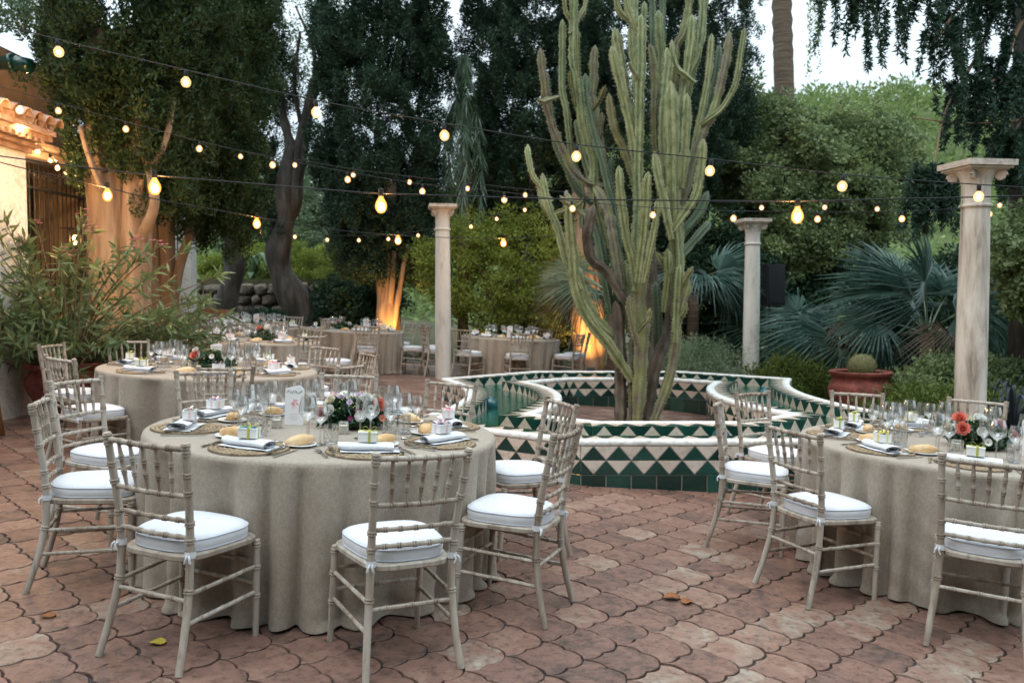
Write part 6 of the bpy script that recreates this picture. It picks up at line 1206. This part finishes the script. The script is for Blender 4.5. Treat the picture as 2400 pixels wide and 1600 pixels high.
# ---- menu cards: tall three-sided white card towers with a printed flower
w_, h_ = .105, .205
b_ = MB(); tri = [(-w_ / 2, -.03), (w_ / 2, -.03), (.012, .055)]
b_.add([(x, y, 0) for x, y in tri] + [(x, y, h_ + (.012 if k == 2 else 0)) for k, (x, y) in enumerate(tri)], [(0, 1, 4, 3), (1, 2, 5, 4), (2, 0, 3, 5)]); CARD = b_.mesh('card_tower', M['card'])
def printed(m):
    r_ = random.Random(4); b = MB(); yy = -.0306
    for k in range(9):
        a = r_.uniform(0, 2 * PI); c = (r_.uniform(-.012, .012), r_.uniform(.105, .135)); ln = r_.uniform(.014, .026); b.add([(c[0], yy, c[1]), (c[0] + ln * .5 * math.cos(a) - .006 * math.sin(a), yy, c[1] + ln * .5 * math.sin(a) + .006 * math.cos(a)), (c[0] + ln * math.cos(a), yy, c[1] + ln * math.sin(a)), (c[0] + ln * .5 * math.cos(a) + .006 * math.sin(a), yy, c[1] + ln * .5 * math.sin(a) - .006 * math.cos(a))], [(3, 2, 1, 0)])
        yy -= .00003
    for k in range(5): x = -.014 + k * .006; b.add([(x, yy, .105), (x + .002, yy, .105), (x + .001 - .003, yy, .082)], [(0, 1, 2)]); yy -= .00003
    return b.mesh('printed_flower', M[m])
b_ = MB(); r_ = random.Random(9)
for k in range(16):
    x = -.04 + k * .0054; a = r_.uniform(-2.4, -.7); z = h_ - .014 + .006 * math.sin(k); ln = .013; b_.add([(x, -.0306, z), (x + ln * .5 * math.cos(a) - .003 * math.sin(a), -.0306, z + ln * .5 * math.sin(a) + .003 * math.cos(a)), (x + ln * math.cos(a), -.0306, z + ln * math.sin(a)), (x + ln * .5 * math.cos(a) + .003 * math.sin(a), -.0306, z + ln * .5 * math.sin(a) - .003 * math.cos(a))], [(3, 2, 1, 0)])
SPRIG = b_.mesh('printed_sprig', M['print_green'])
b_ = MB()
for k, (wd) in enumerate((.05, .044, .052, .03)): b_.box((0, -.0304, .062 - k * .011), (wd, .0004, .0022))
LINES = b_.mesh('printed_lines', M['print_grey'])
for tn, x, y, rz, pm_ in [('T1', -.20, .10, .06, 'print_pink'), ('T2', .27, -.22, -.1, 'print_red'), ('T3', .02, .10, .05, 'print_pink'), ('T4', .2, .1, 0, 'print_pink'), ('T5', .05, -.1, 0, 'print_red'), ('T6', .25, -.1, 0, 'print_pink'), ('T7', -.03, -.2, 0, 'print_pink')]:
    tx, ty = TB[tn]; lb = 'tall folded white menu card with a %s flower on %s' % ('red' if pm_ == 'print_red' else 'pink', TN[tn])
    inst(('menu_card', CARD, [('printed_flower', printed(pm_), None), ('printed_sprig', SPRIG, None), ('printed_lines', LINES, None)]), patio(tx + x, ty + y, TOPZ + .0008, rz), lb, 'menu card', 'menu cards on the tables')
for tn, cs in dict(T1=[(-.26, -.05, 'beside the menu card'), (.12, -.13, 'in front of the flowers'), (.26, .38, 'behind the flowers')], T2=[(-.12, -.17, 'beside the coral roses'), (.36, -.08, 'beside the menu card')], T3=[(-.2, -.1, 'beside the flowers')]).items():
    for x, y, wh in cs: inst(CANDLE, patio(TB[tn][0] + x, TB[tn][1] + y, TOPZ + .0008), 'glass candle jar %s on %s' % (wh, TN[tn]), 'candle', 'candle jars')

# ================================================================== STRING LIGHTS
STR = {'S1': ([(-3.927, 6.0, 3.468), (-3.057, 6.0, 3.23), (-2.182, 6.0, 3.024), (-1.282, 6.0, 2.817), (-0.392, 6.0, 2.659), (0.525, 6.0, 2.515), (1.456, 6.0, 2.415), (2.38, 6.0, 2.309), (3.334, 6.0, 2.238), (4.307, 6.0, 2.182)], 0), 'S2': ([(-5.697, 9.6, 3.807), (-4.96, 9.6, 3.597), (-4.216, 9.6, 3.395), (-3.404, 9.6, 3.18), (-2.59, 9.6, 3.001), (-1.755, 9.6, 2.84), (-0.923, 9.6, 2.708), (-0.009, 9.6, 2.618), (0.754, 9.6, 2.519), (1.651, 9.6, 2.448), (2.553, 9.6, 2.41), (3.493, 9.6, 2.401), (4.437, 9.6, 2.405), (5.409, 9.6, 2.458), (6.418, 9.6, 2.514)], 0), 'S3': ([(-8.123, 12.6, 4.513), (-7.354, 12.6, 4.274), (-6.321, 12.6, 4.059), (-5.504, 12.6, 3.88), (-4.728, 12.6, 3.745), (-3.89, 12.6, 3.578), (-3.099, 12.6, 3.455), (-2.246, 12.6, 3.312), (-1.422, 12.6, 3.207), (-0.573, 12.6, 3.114), (0.271, 12.6, 3.021), (1.121, 12.6, 2.965), (1.985, 12.6, 2.897), (2.855, 12.6, 2.847), (3.737, 12.6, 2.835), (4.663, 12.6, 2.841), (5.433, 12.6, 2.816), (6.346, 12.6, 2.841), (7.227, 12.6, 2.872), (8.145, 12.6, 2.916)], 0), 'S6': ([(-6.636, 16.0, 3.222), (-5.933, 16.0, 3.017), (-5.252, 16.0, 2.851), (-4.61, 16.0, 2.724), (-3.974, 16.0, 2.645), (-3.37, 16.0, 2.589), (-2.781, 16.0, 2.581), (-2.231, 16.0, 2.605), (-1.674, 16.0, 2.669), (-0.687, 16.0, 2.835), (-0.209, 16.0, 2.977), (0.315, 16.0, 3.143)], 0), 'S7': ([(-4.553, 8.129, 3.287), (-4.785, 8.542, 3.288), (-4.963, 8.887, 3.289), (-5.354, 9.719, 3.29), (-5.666, 10.438, 3.291), (-5.904, 11.165, 3.292), (-6.148, 11.799, 3.293), (-6.266, 12.25, 3.294), (-6.307, 12.555, 3.294)], 0), 'S4b': ([(-2.912, 7.2, 2.45), (-1.02, 7.2, 2.298), (2.47, 7.2, 2.212)], 0), 'S4c': ([(-4.732, 7.2, 2.775), (-4.2, 7.2, 2.712), (-3.56, 7.2, 2.627), (-2.906, 7.2, 2.553), (-1.352, 7.2, 2.425), (-1.02, 7.2, 2.404), (0.47, 7.2, 2.358), (1.506, 7.2, 2.344), (2.471, 7.2, 2.34), (3.293, 7.2, 2.358), (4.364, 7.2, 2.383), (5.078, 7.2, 2.408)], 0), 'S5b': ([(-4.303, 9.311, 2.628), (-3.272, 11.268, 2.488), (-1.666, 13.119, 2.389), (-0.067, 14.5, 2.434)], 0), 'S5c': ([(-4.645, 7.343, 2.81), (-4.61, 7.98, 2.767), (-4.301, 9.311, 2.715), (-4.187, 9.613, 2.686), (-3.982, 10.072, 2.656), (-3.375, 11.117, 2.59), (-2.86, 11.816, 2.533), (-2.384, 12.375, 2.488), (-1.665, 13.119, 2.473), (-0.886, 13.829, 2.482), (-0.067, 14.5, 2.52), (1.069, 15.339, 2.622)], 0)}
b_ = MB(); b_.lathe([(.0005, -.036), (.016, -.033), (.028, -.022), (.034, -.004), (.033, .012), (.024, .026), (.015, .034), (.0125, .042)], 18); BULBG = b_.mesh('globe', M['bulbglass'], True)
b_ = MB(); b_.sphere((0, 0, -.002), .0155, 10, 7, (1, 1, 1.15)); FIL = b_.mesh('filament', M['filament'], True)
b_ = MB(); b_.lathe([(.0005, .038), (.0145, .038), (.0155, .042), (.0155, .075), (.012, .082), (.0005, .083)], 10); SOCK = b_.mesh('socket', M['cable'], True, 40)
b_ = MB(); b_.lathe([(.0005, -.05), (.022, -.044), (.037, -.022), (.041, .0), (.036, .024), (.022, .05), (.015, .062), (.014, .07)], 18); BRT = b_.mesh('lit_bulb', M['brightglass'], True)
b_ = MB(); b_.lathe([(.0005, .066), (.018, .066), (.019, .07), (.019, .115), (.012, .12), (.0005, .12)], 12); SOCKB = b_.mesh('socket', M['cable'], True, 40)
b_ = MB(); b_.sphere((0, 0, -.004), .024, 10, 7, (1, 1, 1.15)); BRC = b_.mesh('filament', M['brightcore'], True)
SLAB = dict(S1='front string of globe bulbs crossing above the near table from the house corner', S2='second string of globe bulbs sagging across to the streaked column', S3='third string of small globe bulbs sagging behind the cactus', S6='farthest string of tiny globe bulbs looped low behind the far tables', S7='short string of globe bulbs draped along the house eaves')
def cable(P, r=.0055):
    b = MB(); b.tube(curve_pts(P, 6), r, 6); return b.mesh('cable', M['cable'], True)
lightn = [0]
def lamp(parent, p, energy, col=(1, .60, .28), r=.035):
    l = bpy.data.lights.new('bulb_light', 'POINT'); l.energy = energy; l.color = col; l.shadow_soft_size = r; o = link(bpy.data.objects.new('bulb_light', l)); o.parent = parent; o.location = p
for k in ('S1', 'S2', 'S3', 'S6', 'S7'):
    bl = np.array(STR[k][0]); t = thing('string_lights', SLAB[k], 'string lights', None, 'strings of lights over the patio')
    ob('cable', cable(bl + [0, 0, .084], .0042 if k in ('S1', 'S2') else .0055), t)
    for i, p in enumerate(bl):
        if k == 'S7' and i == 1: continue
        Mx = Matrix.Translation(p) @ Matrix.Rotation(rnd.uniform(-.12, .12), 4, 'X') @ Matrix.Rotation(rnd.uniform(-.12, .12), 4, 'Y')
        g = ob('bulb', BULBG, t, Mx); ob('filament', FIL, g); ob('socket', SOCK, g)
    if k == 'S7':
        for i in (0, 2, 4, 6): lamp(t, bl[i], 45)
for a, b, lb, en in (('S4b', 'S4c', 'string with three big glowing pear bulbs stretched level across the patio', (45, 35, 70)), ('S5b', 'S5c', 'string of big glowing pear bulbs running back from the house to the far tables', (60, 30, 30, 30))):
    t = thing('string_lights', lb, 'string lights', None, 'strings of lights over the patio'); ob('cable', cable(STR[b][0], .006), t)
    for p, e in zip(STR[a][0], en): g = ob('bulb', BRT, t, Matrix.Translation(p) @ Matrix.Scale(1.22, 4)); ob('filament', BRC, g); ob('socket', SOCKB, g); lamp(t, p, e, r=.04)

# ================================================================== FLOODLIGHTS, SPEAKER, SERVICE TABLE, FALLEN LEAVES
def flood(x, y, tx, ty, tz, en, lab, z=None, spot=100, col=(1, .50, .14)):
    z = (gz(x) if z is None else z); t = thing('flood_light', lab, 'floodlight', TR(x, y, z), 'floodlights at the tree trunks')
    d = Vector((tx - x, ty - y, tz - z - .16)); q = d.to_track_quat('-Z', 'Y').to_matrix().to_4x4(); q.translation = (0, 0, .16)
    b_ = MB(); b_.box((0, 0, .03), (.16, .12, .05)); ob('housing', b_.mesh('housing', M['black_plastic']), t, q)
    b_ = MB(); b_.box((0, 0, .002), (.13, .09, .004)); ob('lens', b_.mesh('lens', M['lampglow']), t, q)
    b_ = MB(); b_.box((0, 0, .07), (.02, .02, .14)); b_.box((0, 0, .005), (.12, .08, .01)); ob('bracket', b_.mesh('bracket', M['black_plastic']), t)
    l = bpy.data.lights.new('flood_beam', 'SPOT'); l.energy = en; l.color = col; l.spot_size = math.radians(spot); l.spot_blend = .8; l.shadow_soft_size = .05
    o = link(bpy.data.objects.new('flood_beam', l)); o.parent = t; o.matrix_basis = q @ Matrix.Translation((0, 0, -.01))
flood(1.68, 17.35, 1.72, 18.4, 1.6, 330, 'small black floodlight behind the fountain kerb aimed up at the orange trunk')
flood(-2.45, 17.55, -2.58, 18.4, 1.5, 260, 'small floodlight at the foot of the glowing cypress by the far table')
flood(-5.12, 9.95, -5.1, 11.4, 3.2, 95, 'small floodlight hidden behind the oleander lighting the thick trunk', spot=75, col=(1, .66, .36))
sp = thing('speaker_stand', 'black tripod stand holding the loudspeaker behind the column', 'speaker stand', TR(5.02, 16.4, gz(5.0)))
b_ = MB(); b_.tube([(0, 0, .25), (0, 0, 1.62)], .022, 10); ob('pole', b_.mesh('pole', M['black_plastic'], True), sp)
for k in range(3):
    a = .25 + k * 2 * PI / 3; b_ = MB(); b_.tube([(0, 0, .75), (.42 * math.cos(a), .42 * math.sin(a), .0)], .014, 8); ob('leg', b_.mesh('leg', M['black_plastic'], True), sp)
b_ = MB(); b_.tube([(0, 0, .72), (0, 0, .79)], .035, 10); ob('collar', b_.mesh('collar', M['print_red'], True), sp)
lsp = thing('loudspeaker', 'black loudspeaker mounted high beside the white column', 'loudspeaker', TR(5.05, 16.4, gz(5.0) + 1.62, .25))
b_ = MB(); o8 = [(-.19, -.17), (.19, -.17), (.17, .1), (.1, .18), (-.1, .18), (-.17, .1)]; extr(b_, o8, 0, .78); ob('cabinet', b_.mesh('cabinet', M['black_plastic']), lsp)
b_ = MB(); b_.box((0, -.175, .39), (.33, .012, .7)); ob('grille', b_.mesh('grille', M['cable']), lsp)
# service table by the gate
st = thing('service_table', 'long linen-covered service table by the iron gate', 'table', patio(-5.95, 17.4, 0, .1))
b_ = MB(); n_ = 80; V = []; rings = [(.96, .79), (1, .78)] + [(1.0, z) for z in (.7, .5, .3, .1, .01)]
for k_, z in rings:
    for i in range(n_):
        a = 2 * PI * i / n_; c, s_ = math.cos(a), math.sin(a); x = np.sign(c) * abs(c) ** .3 * .95; y = np.sign(s_) * abs(s_) ** .3 * .4; f = 1 + (.03 * math.sin(a * 17) * (.8 - z) if k_ == 1 else 0); V.append((x * k_ * f, y * k_ * f, z))
b_.add(V, [(i * n_ + k, i * n_ + (k + 1) % n_, (i + 1) * n_ + (k + 1) % n_, (i + 1) * n_ + k) for i in range(len(rings) - 1) for k in range(n_)] + [tuple(range(n_))]); ob('tablecloth', b_.mesh('tablecloth', M['linen'], True, 50), st)
b_ = MB(); b_.lathe([(.0005, .0), (.04, 0), (.04, .19), (.016, .25), (.015, .31), (.0005, .31)], 14); BOT = b_.mesh('bottle', M['cable'], True, 50)
b_ = MB(); b_.lathe([(.0005, 0), (.033, 0), (.037, .1), (.035, .1), (.03, .005)], 14); STG = b_.mesh('tumbler', M['glass'], True, 50)
for k in range(11): ob('tumbler', STG, None, patio(-6.6 + k * .11, 17.22 + (k % 2) * .12, .792), 'clear tumbler on the service table by the gate, %s from the dark bottles' % ['eleventh', 'tenth', 'ninth', 'eighth', 'seventh', 'sixth', 'fifth', 'fourth', 'third', 'second', 'first'][k], 'glass', 'tumblers on the service table')
for k in range(2): ob('bottle', BOT, None, patio(-5.35 + k * .1, 17.4, .792), ['dark bottle next to the tumblers on the service table', 'dark bottle at the very end of the service table'][k], 'bottle', 'bottles on the service table')
ob('serving_crate', boxmesh('serving_crate', 'oldwood', ((0, 0, .02), (.6, .3, .02)), ((0, -.14, .1), (.6, .015, .16)), ((0, .14, .1), (.6, .015, .16)), ((-.29, 0, .1), (.015, .26, .16)), ((.29, 0, .1), (.015, .26, .16))), None, patio(-6.05, 17.55, .792), 'reddish wooden crate on the service table by the gate', 'crate')
# fallen leaves on the paving
def dry_leaf(x, y, rz, s, m, lab, curl=.35):
    V = []; n_ = 7
    for i in range(n_):
        u = i / (n_ - 1); wd = .5 * math.sin(u * PI) ** .7 + .02; V += [(u - .5, -wd * .75, .10 + curl * (wd * wd) + .06 * math.sin(u * 7)), (u - .5, 0, .04 + .05 * math.sin(u * 5)), (u - .5, wd * .75, .10 + curl * wd * wd - .05 * math.sin(u * 6))]
    me = mk_mesh('fallen_leaf', V, [(i * 3 + k, i * 3 + k + 1, i * 3 + k + 4, i * 3 + k + 3) for i in range(n_ - 1) for k in range(2)], M[m], True, [.8] * 12)
    ob('fallen_leaf', me, None, patio(x, y, .002, rz, s), lab, 'leaf', 'fallen leaves')
M['deadleaf'] = mat('dead_leaf', [(0, (.16, .05, .02)), (1, (.34, .14, .05))], scale=20, rough=.8); M['gold'] = mat('gold_leaf', [(0, (.40, .28, .03)), (1, (.58, .46, .06))], scale=20, rough=.7)
dry_leaf(-1.43, 3.55, .3, .075, 'gold', 'yellow fallen leaf on the paving before the near tablecloth')
dry_leaf(-2.02, 3.78, .2, .07, 'deadleaf', 'brown fallen leaf by the foot of the pale edge-on chair'); dry_leaf(.92, 4.42, .4, .10, 'deadleaf', 'crumpled rust leaf out on the open paving'); dry_leaf(.99, 4.37, 1.2, .08, 'deadleaf', 'second crumpled rust leaf beside the first on the open paving')
